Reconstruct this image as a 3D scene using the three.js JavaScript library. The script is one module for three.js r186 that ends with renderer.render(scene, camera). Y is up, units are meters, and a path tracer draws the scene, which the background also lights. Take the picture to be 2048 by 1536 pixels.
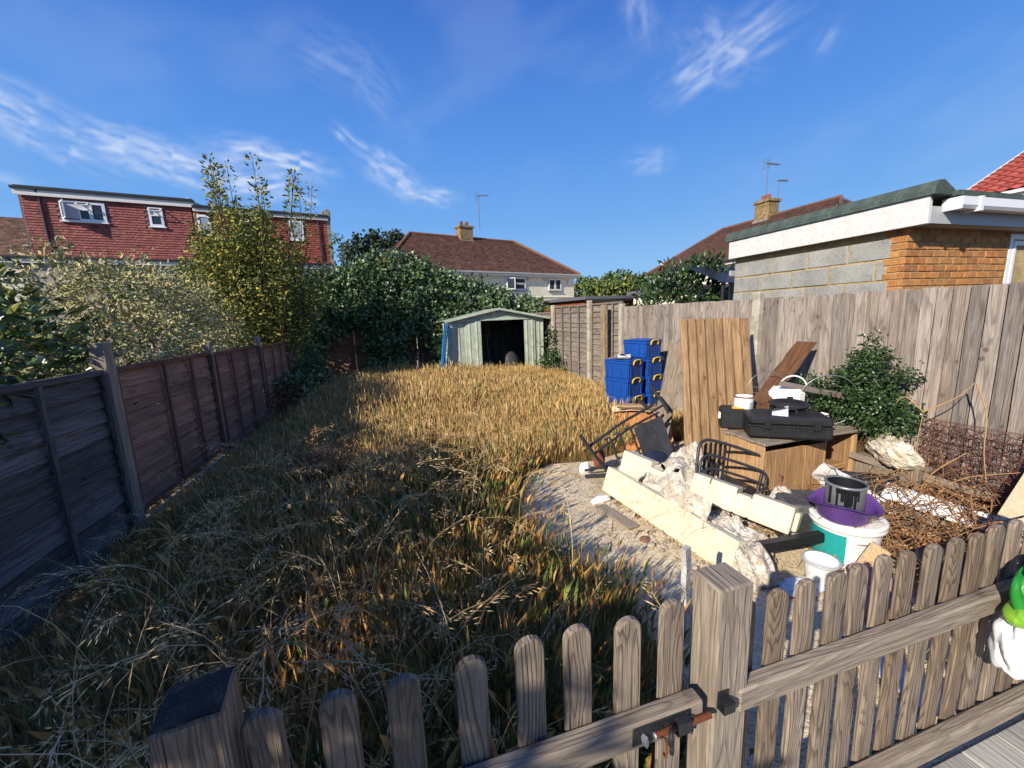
import * as THREE from 'three';
import { mergeGeometries } from 'three/addons/utils/BufferGeometryUtils.js';

// ---------- camera, sky, sun, exposure ----------
const scene = new THREE.Scene();
const camera = new THREE.PerspectiveCamera(87.66, 4 / 3, 0.05, 400);
camera.position.set(0, 1.85, 0);
camera.up.set(0.0827, 0.9853, -0.1492);
camera.lookAt(0.2786, 1.85 - 0.1666, -0.9458);
const renderer = new THREE.WebGLRenderer({ antialias: true });
renderer.toneMapping = THREE.LinearToneMapping;
renderer.toneMappingExposure = 1.35;
renderer.shadowMap.enabled = true;
const sun = new THREE.DirectionalLight(new THREE.Color().setRGB(1.0, 0.91, 0.78), 4.6);
const SUN = new THREE.Vector3(-0.73, 0.49, 0.48).normalize();
sun.target.position.set(1, 0, -6);
sun.position.copy(SUN).multiplyScalar(60).add(sun.target.position);
sun.castShadow = true;
Object.assign(sun.shadow.camera, { left: -28, right: 28, top: 24, bottom: -24, near: 1, far: 140 });
sun.shadow.mapSize.set(4096, 4096);
scene.add(sun, sun.target);

// ---------- seeded random and noise ----------
function rng(seed) { let s = seed >>> 0; return () => { s = (s + 0x6d2b79f5) | 0; let t = Math.imul(s ^ (s >>> 15), 1 | s); t = (t + Math.imul(t ^ (t >>> 7), 61 | t)) ^ t; return ((t ^ (t >>> 14)) >>> 0) / 4294967296; }; }
const LAT = (() => { const r = rng(7), a = new Float32Array(65536); for (let i = 0; i < 65536; i++) a[i] = r(); return a; })();
const h2 = (x, y) => LAT[((x * 73 + y * 151 + ((x * y) & 1023) * 7) ^ (y << 7)) & 65535];
const md = (a, n) => ((a % n) + n) % n;
// value noise, periodic in px, py cells (0: not periodic)
function vn(x, y, px = 0, py = 0, s = 0) {
  const xi = Math.floor(x), yi = Math.floor(y), fx = x - xi, fy = y - yi, u = fx * fx * (3 - 2 * fx), v = fy * fy * (3 - 2 * fy);
  const X0 = px ? md(xi, px) : xi, X1 = px ? md(xi + 1, px) : xi + 1, Y0 = py ? md(yi, py) : yi, Y1 = py ? md(yi + 1, py) : yi + 1;
  const a = h2(X0 + s * 31, Y0 + s * 17), b = h2(X1 + s * 31, Y0 + s * 17), c = h2(X0 + s * 31, Y1 + s * 17), d = h2(X1 + s * 31, Y1 + s * 17);
  return a + (b - a) * u + (c - a) * v + (a - b - c + d) * u * v;
}
function fbm(x, y, oct = 4, px = 0, py = 0, s = 0) { let t = 0, a = 0.5, n = 0; for (let i = 0; i < oct; i++) { t += a * vn(x, y, px, py, s + i); n += a; a *= 0.5; x *= 2; y *= 2; px *= 2; py *= 2; } return t / n; }
const clamp = (x, a = 0, b = 1) => Math.min(b, Math.max(a, x));
const sst = (a, b, x) => { const t = clamp((x - a) / (b - a)); return t * t * (3 - 2 * t); };
const mix = (a, b, t) => a + (b - a) * t;
const mix3 = (a, b, t) => [mix(a[0], b[0], t), mix(a[1], b[1], t), mix(a[2], b[2], t)];
const R = Math.PI / 180;

// ---------- the sky: blue air with thin cirrus ----------
{
  const W = 2048, H = 1024, data = new Float32Array(W * H * 4);
  const ramp = [[-90, 0.34, 0.57, 0.86], [0, 0.34, 0.57, 0.86], [5, 0.27, 0.51, 0.84], [12, 0.165, 0.39, 0.80], [21, 0.098, 0.287, 0.74], [34, 0.052, 0.17, 0.58], [60, 0.035, 0.115, 0.43], [90, 0.03, 0.10, 0.38]];
  const air = (e) => { let i = 1; while (ramp[i][0] < e && i < ramp.length - 1) i++; const a = ramp[i - 1], b = ramp[i], t = clamp((e - a[0]) / (b[0] - a[0])); return [1, 2, 3].map((k) => mix(a[k], b[k], t)); };
  // cirrus bands: azimuth and elevation in degrees along the band, half width, strength
  const bands = [
    [[[-40, 21], [-33.5, 19.3], [-30.5, 18.1], [-28, 17.3], [-25.5, 16.4]], 1.5, 0.75], [[[-29, 17.9], [-24.5, 17.4], [-21, 16.7], [-17.5, 16.1], [-14, 15.9]], 1.25, 0.85],
    [[[-25, 16.2], [-22.6, 15.7], [-21.4, 15.5]], 0.45, 0.7], [[[-18, 18.6], [-12.8, 18.8], [-8.8, 18.2], [-5.6, 17.5]], 1.0, 0.8], [[[-17, 15.7], [-13.3, 16], [-9.5, 16.7]], 1.4, 0.8],
    [[[-4.6, 22.4], [-2.4, 20.9], [-0.8, 19.8]], 0.5, 0.75], [[[-1.5, 20], [0.4, 18.9], [2.7, 17.4], [5, 16.2]], 1.3, 0.62], [[[2.4, 16], [6, 15.7], [10, 15.2]], 0.7, 0.8],
    [[[37, 24.6], [41.6, 26], [44.6, 27], [49, 28.2]], 1.5, 0.55], [[[39, 29.3], [42, 27.2], [46, 25]], 1.5, 0.5], [[[33, 18.1], [37, 17.9]], 1.0, 0.4], [[[32.5, 33.5], [35, 29.6]], 1.0, 0.28],
    [[[-8, 29.6], [-1, 27.9], [3.6, 24]], 1.8, 0.16], [[[52, 24], [53, 26]], 0.8, 0.2], [[[-34, 13], [-30, 12.6]], 0.5, 0.3], [[[-10, 15], [-7, 14.4]], 0.4, 0.4],
    [[[-120, 22], [-95, 26], [-70, 23]], 2.4, 0.5], [[[90, 30], [120, 26], [150, 28]], 2.4, 0.5], [[[160, 18], [185, 20], [215, 17]], 2, 0.5],
  ];
  for (let j = 0; j < H; j++) {
    const el = (j + 0.5) / H * 180 - 90, c0 = air(el), ce = Math.cos(el * R);
    for (let i = 0; i < W; i++) {
      // three.js equirect: u = atan2(z, x) / 2pi + 0.5
      const phi = ((i + 0.5) / W - 0.5) * 2 * Math.PI, x = Math.cos(phi), z = Math.sin(phi);
      const az = Math.atan2(x, -z) / R;
      let d = 0;
      if (el > 3 && el < 45) for (const [pts, w, s] of bands) {
        let best = 1e9, along = 0, acc = 0, dirx = 1, diry = 0;
        for (let k = 0; k + 1 < pts.length; k++) {
          const ax = pts[k][0], ay = pts[k][1], bx = (pts[k + 1][0] - ax) * ce, by = pts[k + 1][1] - ay, L2 = bx * bx + by * by, L = Math.sqrt(L2);
          let q = az; if (q - ax > 180) q -= 360; if (q - ax < -180) q += 360;
          const px = (q - ax) * ce, py = el - ay; const t = clamp((px * bx + py * by) / L2);
          const dd = Math.hypot(px - t * bx, py - t * by);
          if (dd < best) { best = dd; along = acc + t * L; dirx = bx / L; diry = by / L; }
          acc += L;
        }
        if (best > w * 2.2) continue;
        const u = az * ce * dirx + el * diry, v = -az * ce * diry + el * dirx;
        const wisp = fbm(u * 0.34 + v * 0.12 + 40, v * 1.7 + 40 + 1.3 * vn(u * 0.3, v * 0.4), 6), fine = fbm(u * 0.55 + 9 + v * 1.1, v * 3.4 - u * 0.5 + 30, 5);
        const ends = sst(0, 0.22 * acc, along) * (1 - sst(0.78 * acc, acc, along)) * 0.75 + 0.25;
        d = Math.max(d, s * ends * (1 - sst(0.0, 1, best / (w * 2.2))) * sst(0.3, 0.95, wisp * 0.62 + fine * 0.5));
      }
      const veil = el > 2 && el < 60 ? 0.06 * sst(0.45, 0.8, fbm(az * 0.07 + el * 0.03 + 20, el * 0.16 - az * 0.05 + 30, 4)) : 0;
      const k = clamp(d * 1.05 + veil), o = (j * W + i) * 4;
      data[o] = 0.8 * mix(c0[0], 0.84, k); data[o + 1] = 0.8 * mix(c0[1], 0.88, k); data[o + 2] = 0.8 * mix(c0[2], 0.97, k); data[o + 3] = 1;
    }
  }
  const t = new THREE.DataTexture(data, W, H, THREE.RGBAFormat, THREE.FloatType);
  t.mapping = THREE.EquirectangularReflectionMapping; t.magFilter = THREE.LinearFilter; t.needsUpdate = true;
  scene.background = t; scene.environment = t;
}
// ---------- textures ----------
function tex(W, H, f, srgb, sx, sy) {   // f(u, v) -> [r, g, b] or a grey value, 0..1 in display values; sx, sy: metres per repeat
  const d = new Uint8Array(W * H * 4);
  for (let j = 0, o = 0; j < H; j++) for (let i = 0; i < W; i++, o += 4) { const c = f(i / W, j / H); if (c.length) { d[o] = clamp(c[0]) * 255; d[o + 1] = clamp(c[1]) * 255; d[o + 2] = clamp(c[2]) * 255; } else d[o] = d[o + 1] = d[o + 2] = clamp(c) * 255; d[o + 3] = 255; }
  const t = new THREE.DataTexture(d, W, H); t.wrapS = t.wrapT = THREE.RepeatWrapping; t.magFilter = THREE.LinearFilter; t.minFilter = THREE.LinearMipmapLinearFilter; t.generateMipmaps = true;
  if (srgb) t.colorSpace = THREE.SRGBColorSpace;
  t.repeat.set(1 / sx, 1 / sy); t.needsUpdate = true; return t;
}
const px = (c) => [((c >> 16) & 255) / 255, ((c >> 8) & 255) / 255, (c & 255) / 255];
// wood: rings run along v; dark late wood, fibres, knots, cracks and weathering patches
function woodTex(seed, { base, late, stain, ring = 26, knots = 5, lateAmt = 0.6, stainAmt = 0.5, crack = 0.5, wp = 0.16, flat = 5, sx = 0.6, sy = 2.4, W = 512, H = 1024 }) {
  const r = rng(seed), kn = []; for (let i = 0; i < knots; i++) kn.push([r(), r(), 0.012 + 0.012 * r()]);
  const b = px(base), l = px(late), st = px(stain), A = new Float32Array(W * H);
  const map = tex(W, H, (u, v) => {
    let warp = 0.5 * fbm(u * 4, v * 3, 3, 4, 3, seed) + 0.10 * vn(u * 16, v * 10, 16, 10, seed + 3), kd = 0, ko = 0;
    for (const [ku, kv, kr] of kn) {
      let du = u - ku, dv = v - kv; du -= Math.round(du); dv -= Math.round(dv);
      const X = du * sx, Y = dv * sy, q = Math.hypot(X, Y * 0.55) / kr;
      warp += 0.16 * Math.exp(-q * q * 0.18) * Math.sign(du) * Math.min(1, Math.abs(X) / kr);
      ko = Math.max(ko, Math.exp(-q * q * 0.12)); kd = Math.max(kd, 1 - sst(0.55, 1.0, Math.hypot(X, Y * 0.8) / kr));
    }
    const rr = u * ring * 0.45 + warp * ring * wp * 1.4 + flat * fbm(u * 7, v * 2, 3, 7, 2, seed + 30) + 2.2 * vn(u * 22, v * 3, 22, 3, seed + 33), fr = rr - Math.floor(rr), lw = sst(0.45, 0.93, fr) * (1 - sst(0.94, 1, fr));
    const fib = vn(u * W / 3, v * 26, Math.round(W / 3), 26, seed + 5), fib2 = vn(u * W / 1.5, v * 70, Math.round(W / 1.5), 70, seed + 6);
    const pat = fbm(u * 3, v * 5, 4, 3, 5, seed + 8), streak = fbm(u * 24, v * 4, 3, 24, 4, seed + 9);
    const ck = crack * sst(0.80, 0.9, vn(u * 60, v * 5, 60, 5, seed + 11)) * sst(0.62, 0.8, vn(u * 170, v * 9, 170, 9, seed + 12));
    let c = mix3(b, l, clamp(lateAmt * lw * (0.55 + 0.6 * streak) + kd * 0.85 + ko * 0.25));
    c = mix3(c, st, stainAmt * sst(0.42, 0.72, pat * 0.6 + streak * 0.4));
    const g = (0.80 + 0.22 * fib + 0.14 * fib2) * (1 - 0.62 * ck);
    const i = Math.round(u * W), j = Math.round(v * H); if (i < W && j < H) A[j * W + i] = clamp(0.55 + 0.25 * lw + 0.16 * (fib - 0.5) + 0.14 * (fib2 - 0.5) - 0.6 * ck - 0.15 * kd);
    return [c[0] * g, c[1] * g, c[2] * g];
  }, true, sx, sy);
  const bump = tex(W, H, (u, v) => A[Math.min(H - 1, Math.round(v * H)) * W + Math.min(W - 1, Math.round(u * W))], false, sx, sy);
  return { map, bumpMap: bump };
}
// mottled mineral surface: patches, fine grain and pits
function grainTex(seed, { a, b, c, cell = 40, patch = 5, pits = 0.2, contrast = 1, W = 512, s = 1, oct = 4, aniso = 1 }) {
  const A = px(a), B = px(b), C = px(c), P = Math.round(patch), Cc = Math.round(cell), Ca = Math.max(1, Math.round(cell * aniso)), hgt = new Float32Array(W * W);
  const map = tex(W, W, (u, v) => {
    const p = fbm(u * P, v * P, oct, P, P, seed), g = vn(u * Cc, v * Ca, Cc, Ca, seed + 20), g2 = vn(u * Cc * 3, v * Ca * 3, Cc * 3, Ca * 3, seed + 21);
    let k = mix3(A, B, sst(0.3, 0.7, p)); k = mix3(k, C, contrast * sst(0.55, 0.95, g * 0.6 + g2 * 0.45));
    const pit = sst(0.82, 0.95, vn(u * Cc * 2, v * Ca * 2, Cc * 2, Ca * 2, seed + 22)) * pits, q = 0.9 + 0.2 * g2;
    const i = Math.round(u * W), j = Math.round(v * W); if (i < W && j < W) hgt[j * W + i] = clamp(0.5 + 0.4 * (g - 0.5) + 0.3 * (g2 - 0.5) - pit);
    return [k[0] * q * (1 - pit), k[1] * q * (1 - pit), k[2] * q * (1 - pit)];
  }, true, s, s);
  return { map, bumpMap: tex(W, W, (u, v) => hgt[Math.min(W - 1, Math.round(v * W)) * W + Math.min(W - 1, Math.round(u * W))], false, s, s) };
}
const mat = (t, o = {}) => new THREE.MeshStandardMaterial({ roughness: 0.9, metalness: 0, ...(t || {}), bumpScale: 0.002, ...o });
const C = (r, g, b) => new THREE.Color().setRGB(r, g, b);
const T = {
  fence: woodTex(11, { base: 0xa49a90, late: 0x665c54, stain: 0x847a72, ring: 20, knots: 14, lateAmt: 0.6, stainAmt: 0.6, crack: 0.6 }),
  lap: woodTex(12, { base: 0xa07c66, late: 0x5f4436, stain: 0x7d6052, ring: 12, knots: 6, lateAmt: 0.45, stainAmt: 0.6, crack: 0.4 }),
  dark: woodTex(13, { base: 0x7d7c80, late: 0x45454a, stain: 0x5c5c62, ring: 16, knots: 7, lateAmt: 0.7, stainAmt: 0.6, crack: 0.7 }),
  picket: woodTex(14, { wp: 0.2, flat: 13, base: 0x9d8e7d, late: 0x54473a, stain: 0x786b5d, ring: 62, knots: 4, lateAmt: 0.7, stainAmt: 0.55, crack: 0.9, sx: 0.5, sy: 2.0 }),
  rail: woodTex(15, { flat: 9, base: 0xa39788, late: 0x74695c, stain: 0x847869, ring: 30, knots: 3, lateAmt: 0.6, stainAmt: 0.5, crack: 1, sx: 0.5, sy: 2.0 }),
  pine: woodTex(16, { base: 0xc8a679, late: 0x8d6845, stain: 0xa4835e, ring: 14, knots: 4, lateAmt: 0.6, stainAmt: 0.6, crack: 0.3 }),
  board: woodTex(17, { base: 0xab8c68, late: 0x6e5237, stain: 0x88694a, ring: 16, knots: 9, lateAmt: 0.6, stainAmt: 0.5, crack: 0.4 }),
  block: grainTex(21, { a: 0xa3a29b, b: 0x93928c, c: 0xb7b5ae, cell: 60, patch: 5, pits: 0.35, contrast: 0.35, s: 0.9 }),
  brick: grainTex(22, { a: 0xbf8a52, b: 0xa87545, c: 0xd2a26c, cell: 50, patch: 9, pits: 0.3, contrast: 0.45, s: 0.5, aniso: 0.5 }),
  concrete: grainTex(23, { a: 0xead9b6, b: 0xdbc8a2, c: 0xa08b6a, cell: 110, patch: 6, pits: 0.45, contrast: 0.65, W: 1024, s: 1.2 }),
  post: grainTex(24, { a: 0xc2bba9, b: 0xa79f8c, c: 0x7c7563, cell: 60, patch: 8, pits: 0.4, contrast: 0.6, s: 0.5 }),
  render: grainTex(25, { a: 0xefe8d0, b: 0xe4dcc2, c: 0xf6f0de, cell: 70, patch: 6, pits: 0.1, contrast: 0.4, s: 3.5 }),
  dash: grainTex(26, { a: 0xb0a494, b: 0x9a8e80, c: 0xcfc6b8, cell: 200, patch: 6, pits: 0.5, contrast: 0.7, s: 2.6 }),
  felt: grainTex(27, { a: 0x4c5a52, b: 0x3c4842, c: 0x8b9a90, cell: 120, patch: 5, pits: 0.4, contrast: 0.8, s: 0.5 }),
  soil: grainTex(28, { a: 0x6b573c, b: 0x4a3b28, c: 0x9c845a, cell: 70, patch: 7, pits: 0.5, contrast: 0.7, W: 1024, s: 2.0 }),
  tile: grainTex(29, { a: 0x9c5c55, b: 0x8a4c47, c: 0xb47a70, cell: 30, patch: 11, pits: 0.1, contrast: 0.4, s: 0.8 }),
  roof: grainTex(30, { a: 0x7a5a4c, b: 0x60483e, c: 0x9c8474, cell: 40, patch: 9, pits: 0.35, contrast: 0.6, s: 3.0 }),
  wad: grainTex(31, { a: 0xe9e5db, b: 0xcbc1b0, c: 0x857462, cell: 18, patch: 6, pits: 0.25, contrast: 0.42, s: 0.5 }),
  foam: grainTex(32, { a: 0xe0d8bc, b: 0xd6ccae, c: 0xc8bd9c, cell: 70, patch: 5, pits: 0.12, contrast: 0.5, s: 0.5 }),
  metal: grainTex(33, { a: 0xb9c2ae, b: 0xa9b29e, c: 0x87896f, cell: 26, patch: 7, pits: 0.1, contrast: 0.55, s: 1.2, aniso: 0.25 }),
  rust: grainTex(34, { a: 0x8a4a2a, b: 0x6a3620, c: 0xb06a3e, cell: 50, patch: 12, pits: 0.3, contrast: 0.6, s: 0.12 }),
  dirt: grainTex(35, { a: 0xf4f2ec, b: 0xeae7df, c: 0xcfc8ba, cell: 40, patch: 7, pits: 0.1, contrast: 0.4, s: 0.4 }),
  chim: grainTex(36, { a: 0x9a835e, b: 0x75603f, c: 0xc0a56c, cell: 22, patch: 8, pits: 0.4, contrast: 0.6, s: 1.2, aniso: 3 }),
  black: grainTex(37, { a: 0x2b2c2e, b: 0x232426, c: 0x6d6a63, cell: 60, patch: 6, pits: 0.1, contrast: 0.35, s: 0.3 }),
  deck: woodTex(18, { base: 0xb6b2a9, late: 0x8a857b, stain: 0x9d988e, ring: 30, knots: 3, lateAmt: 0.5, stainAmt: 0.5, crack: 0.8 }),
};
const tint = (t, o, ...cs) => cs.map((c) => mat(t, { ...o, color: C(...c) }));
const MW = {
  fence: tint(T.fence, { bumpScale: 0.003 }, [0.92, 0.9, 0.88], [0.74, 0.72, 0.71], [1.06, 1.04, 1.02], [0.84, 0.78, 0.73], [0.62, 0.61, 0.61], [0.98, 0.93, 0.9]),
  lap: tint(T.lap, { bumpScale: 0.003 }, [0.95, 0.89, 0.86], [0.78, 0.71, 0.68], [1.1, 1.03, 0.98], [0.88, 0.85, 0.85]),
  lapGrey: tint(T.fence, { bumpScale: 0.003 }, [0.78, 0.75, 0.70], [0.66, 0.63, 0.6], [0.88, 0.84, 0.78]),
  lapBack: tint(T.lap, { bumpScale: 0.003 }, [0.85, 0.74, 0.62], [0.7, 0.62, 0.54], [1, 0.86, 0.7]),
  dark: tint(T.dark, { bumpScale: 0.004 }, [0.68, 0.6, 0.5], [0.5, 0.45, 0.38], [0.88, 0.79, 0.67], [0.6, 0.54, 0.47]),
  batten: tint(T.lap, { bumpScale: 0.003 }, [0.62, 0.46, 0.40], [0.55, 0.42, 0.37]),
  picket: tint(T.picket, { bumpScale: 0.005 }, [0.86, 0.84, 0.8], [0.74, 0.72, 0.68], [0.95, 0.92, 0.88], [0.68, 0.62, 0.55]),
  rail: tint(T.rail, { bumpScale: 0.005 }, [0.9, 0.87, 0.82], [0.8, 0.77, 0.72]),
  pine: tint(T.pine, {}, [0.95, 0.9, 0.85], [0.8, 0.72, 0.64], [0.62, 0.56, 0.5]),
  board: tint(T.board, {}, [0.92, 0.9, 0.86], [1, 0.97, 0.93], [0.82, 0.8, 0.76]),
  block: tint(T.block, {}, [1, 1, 1], [0.9, 0.9, 0.9], [0.95, 0.96, 0.93]),
  brick: tint(T.brick, {}, [1, 0.98, 0.95], [0.86, 0.84, 0.8], [1.0, 0.88, 0.75], [0.78, 0.72, 0.66]),
  rtile: tint(T.tile, { roughness: 0.7 }, [1, 0.9, 0.85], [0.9, 0.78, 0.75], [1, 1, 0.95]),
  deck: tint(T.deck, { bumpScale: 0.003 }, [1, 1, 1], [0.9, 0.9, 0.9]),
};
const K = {
  post: mat(T.post, { bumpScale: 0.003 }), render: mat(T.render, { bumpScale: 0.006 }), dash: mat(T.dash, { bumpScale: 0.01 }), felt: mat(T.felt, { bumpScale: 0.004 }),
  mortar: mat(T.post, { color: C(1.0, 0.8, 0.5) }), upvc: mat(null, { color: C(0.8, 0.8, 0.79), roughness: 0.35 }), fascia: mat(T.dirt, { color: C(0.82, 0.82, 0.82), roughness: 0.5, bumpScale: 0 }), grey: mat(null, { color: C(0.42, 0.43, 0.42), roughness: 0.5 }),
  gutter: mat(null, { color: C(0.02, 0.02, 0.022), roughness: 0.4 }), glass: mat(null, { color: C(0.03, 0.04, 0.05), roughness: 0.04 }), glassPale: mat(null, { color: C(0.30, 0.34, 0.38), roughness: 0.1 }), lead: mat(null, { color: C(0.12, 0.12, 0.13), roughness: 0.7 }),
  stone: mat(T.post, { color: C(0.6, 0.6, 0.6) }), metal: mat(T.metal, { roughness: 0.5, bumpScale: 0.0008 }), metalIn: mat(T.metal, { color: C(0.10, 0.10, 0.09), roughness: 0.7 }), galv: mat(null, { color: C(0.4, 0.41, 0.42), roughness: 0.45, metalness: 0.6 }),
  dkmetal: mat(T.black, { color: C(0.75, 0.75, 0.78), roughness: 0.5, bumpScale: 0.0005 }), tube: mat(T.black, { color: C(1.4, 1.4, 1.5), roughness: 0.45, bumpScale: 0.0004 }), rust: mat(T.rust, { bumpScale: 0.001 }), chim: mat(T.chim, { bumpScale: 0.01 }),
  blue: mat(T.dirt, { color: C(0.012, 0.085, 0.42), roughness: 0.35, bumpScale: 0 }), yellow: mat(null, { color: C(0.75, 0.52, 0.02), roughness: 0.4 }), case: mat(T.black, { color: C(0.6, 0.6, 0.62), roughness: 0.55 }), orange: mat(null, { color: C(0.8, 0.38, 0.02), roughness: 0.5 }),
  foam: mat(T.foam, { bumpScale: 0.0008, roughness: 0.7 }), wad: mat(T.wad, { bumpScale: 0.02 }), white: mat(T.dirt, { roughness: 0.6, bumpScale: 0.001 }), purple: mat(T.dirt, { color: C(0.13, 0.06, 0.30), roughness: 0.4, bumpScale: 0 }), teal: mat(T.dirt, { color: C(0.02, 0.40, 0.40), roughness: 0.4, bumpScale: 0 }),
  pink: mat(T.dirt, { color: C(0.66, 0.38, 0.36), roughness: 0.5, bumpScale: 0 }), tin: mat(T.dirt, { color: C(0.36, 0.38, 0.42), roughness: 0.35, metalness: 0.5, bumpScale: 0 }), paint: mat(null, { color: C(0.012, 0.014, 0.016), roughness: 0.25 }), plasticGrey: mat(T.black, { color: C(3.6, 3.4, 3.2), roughness: 0.6, bumpScale: 0.0005 }), plasticDark: mat(T.black, { color: C(1.3, 1.35, 1.4), roughness: 0.55 }),
  tarp: mat(null, { color: C(0.02, 0.16, 0.34), roughness: 0.7 }), fabric: mat(T.black, { color: C(1.6, 1.65, 1.8), roughness: 0.9 }), navy: mat(T.black, { color: C(0.5, 0.9, 2.2), roughness: 0.85 }), bag: mat(null, { color: C(0.78, 0.79, 0.80), roughness: 0.5, side: THREE.DoubleSide }), brownBoard: mat(T.board, { color: C(0.36, 0.25, 0.19) }), hard: mat(T.dirt, { color: C(0.72, 0.58, 0.40), bumpScale: 0.0005 }), orangeWood: mat(T.pine, { color: C(1.0, 0.66, 0.42) }),
  bark: mat(T.soil, { color: C(0.8, 0.75, 0.65), bumpScale: 0.01 }), twig: mat(null, { color: C(0.30, 0.16, 0.07) }), dryStem: mat(null, { color: C(0.42, 0.26, 0.11) }), dock: mat(null, { color: C(0.12, 0.045, 0.022) }), red: mat(null, { color: C(0.35, 0.02, 0.02) }), green: mat(null, { color: C(0.02, 0.24, 0.03), roughness: 0.4 }), lime: mat(null, { color: C(0.2, 0.42, 0.03), roughness: 0.4 }),
  blackPlastic: mat(T.black, { color: C(0.5, 0.5, 0.5), roughness: 0.5 }), wire: mat(null, { color: C(0.35, 0.36, 0.36), roughness: 0.4, metalness: 0.7 }), blind: mat(null, { color: C(0.62, 0.62, 0.64), roughness: 0.8 }),
};

// ---------- objects ----------
const taken = {};
const numbered = (n) => { const k = taken[n] = (taken[n] ?? -1) + 1; return k ? n + '_' + String(k).padStart(3, '0') : n; };
function shade(o) { o.traverse((c) => { if (c.isMesh) { c.castShadow = true; c.receiveShadow = true; } }); return o; }
function thing(name, label, category, pos = [0, 0, 0], turn = 0, group) {
  const o = new THREE.Group(); o.name = numbered(name); o.position.set(...pos); o.rotation.y = turn; o.userData = { label, category }; if (group) o.userData.group = group; scene.add(o); return o;
}
function part(name, geo, material, parent, pos, rot) {
  const m = new THREE.Mesh(geo, material); m.name = name; m.castShadow = m.receiveShadow = true; if (pos) m.position.set(...pos); if (rot) m.rotation.set(...rot); parent.add(m); return m;
}
function solo(name, label, category, geo, material, pos, rot, group) {   // a thing that is one mesh
  const m = part(numbered(name), geo, material, scene, pos, rot); m.userData = { label, category }; if (group) m.userData.group = group; return m;
}
function ground(name, geo, material, pos, kind = 'structure') { const m = part(numbered(name), geo, material, scene, pos); m.userData = { kind }; return m; }
const pick = (a, r) => a[Math.floor(r() * a.length) % a.length];

// ---------- geometry ----------
// uv in metres by the face's direction; the grain runs along axis g (0 x, 1 y, 2 z)
function uvs(geo, g = 1, ou = 0, ov = 0) {
  const q = geo.index ? geo.toNonIndexed() : geo, p = q.attributes.position, n = p.count, uv = new Float32Array(n * 2), a = new THREE.Vector3(), b = new THREE.Vector3(), c = new THREE.Vector3();
  for (let i = 0; i < n; i += 3) {
    a.fromBufferAttribute(p, i); b.fromBufferAttribute(p, i + 1); c.fromBufferAttribute(p, i + 2);
    const m = b.clone().sub(a).cross(c.clone().sub(a)).toArray().map(Math.abs), f = m[0] > m[1] && m[0] > m[2] ? 0 : m[1] > m[2] ? 1 : 2;
    const vi = f === g ? (g + 1) % 3 : g, ui = 3 - f - vi;
    [a, b, c].forEach((v, k) => { const t = v.toArray(); uv[(i + k) * 2] = t[ui] + ou + f * 0.13; uv[(i + k) * 2 + 1] = t[vi] + ov; });
  }
  q.setAttribute('uv', new THREE.BufferAttribute(uv, 2)); return q;
}
function fromTris(pos, smooth) { const g = new THREE.BufferGeometry(); g.setAttribute('position', new THREE.BufferAttribute(new Float32Array(pos), 3)); g.computeVertexNormals(); return g; }
// box with chamfered edges, base at y = 0 if atBase
function cbox(w, h, d, ch = 0.004, { g = 1, ou = 0, ov = 0, base = false } = {}) {
  ch = Math.min(ch, w * 0.4, h * 0.4, d * 0.4);
  const s = [w / 2, h / 2, d / 2], V = (sx, sy, sz, ax) => { const q = [sx * s[0], sy * s[1], sz * s[2]]; for (let i = 0; i < 3; i++) if (i !== ax) q[i] -= Math.sign([sx, sy, sz][i]) * ch; return q; };
  const pos = [], tri = (a, b, c) => { const n = new THREE.Vector3(...b).sub(new THREE.Vector3(...a)).cross(new THREE.Vector3(...c).sub(new THREE.Vector3(...a))); const m = new THREE.Vector3(a[0] + b[0] + c[0], a[1] + b[1] + c[1], a[2] + b[2] + c[2]); if (n.dot(m) < 0) pos.push(...a, ...c, ...b); else pos.push(...a, ...b, ...c); };
  const quad = (a, b, c, e) => { tri(a, b, c); tri(a, c, e); };
  for (let ax = 0; ax < 3; ax++) for (const sg of [-1, 1]) { const k = (u, v) => { const q = [0, 0, 0]; q[ax] = sg; q[(ax + 1) % 3] = u; q[(ax + 2) % 3] = v; return V(...q, ax); }; quad(k(-1, -1), k(1, -1), k(1, 1), k(-1, 1)); }
  for (let e = 0; e < 3; e++) for (const u of [-1, 1]) for (const v of [-1, 1]) { const q = (t) => { const z = [0, 0, 0]; z[e] = t; z[(e + 1) % 3] = u; z[(e + 2) % 3] = v; return z; }; const a = (e + 1) % 3, b = (e + 2) % 3; quad(V(...q(-1), a), V(...q(1), a), V(...q(1), b), V(...q(-1), b)); }
  for (const x of [-1, 1]) for (const y of [-1, 1]) for (const z of [-1, 1]) tri(V(x, y, z, 0), V(x, y, z, 1), V(x, y, z, 2));
  const geo = fromTris(pos); if (base) geo.translate(0, h / 2, 0);
  return uvs(geo, g, ou, ov);
}
const bx = (w, h, d, x = 0, y = 0, z = 0, g = 1) => uvs(new THREE.BoxGeometry(w, h, d).translate(x, y, z), g);
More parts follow.
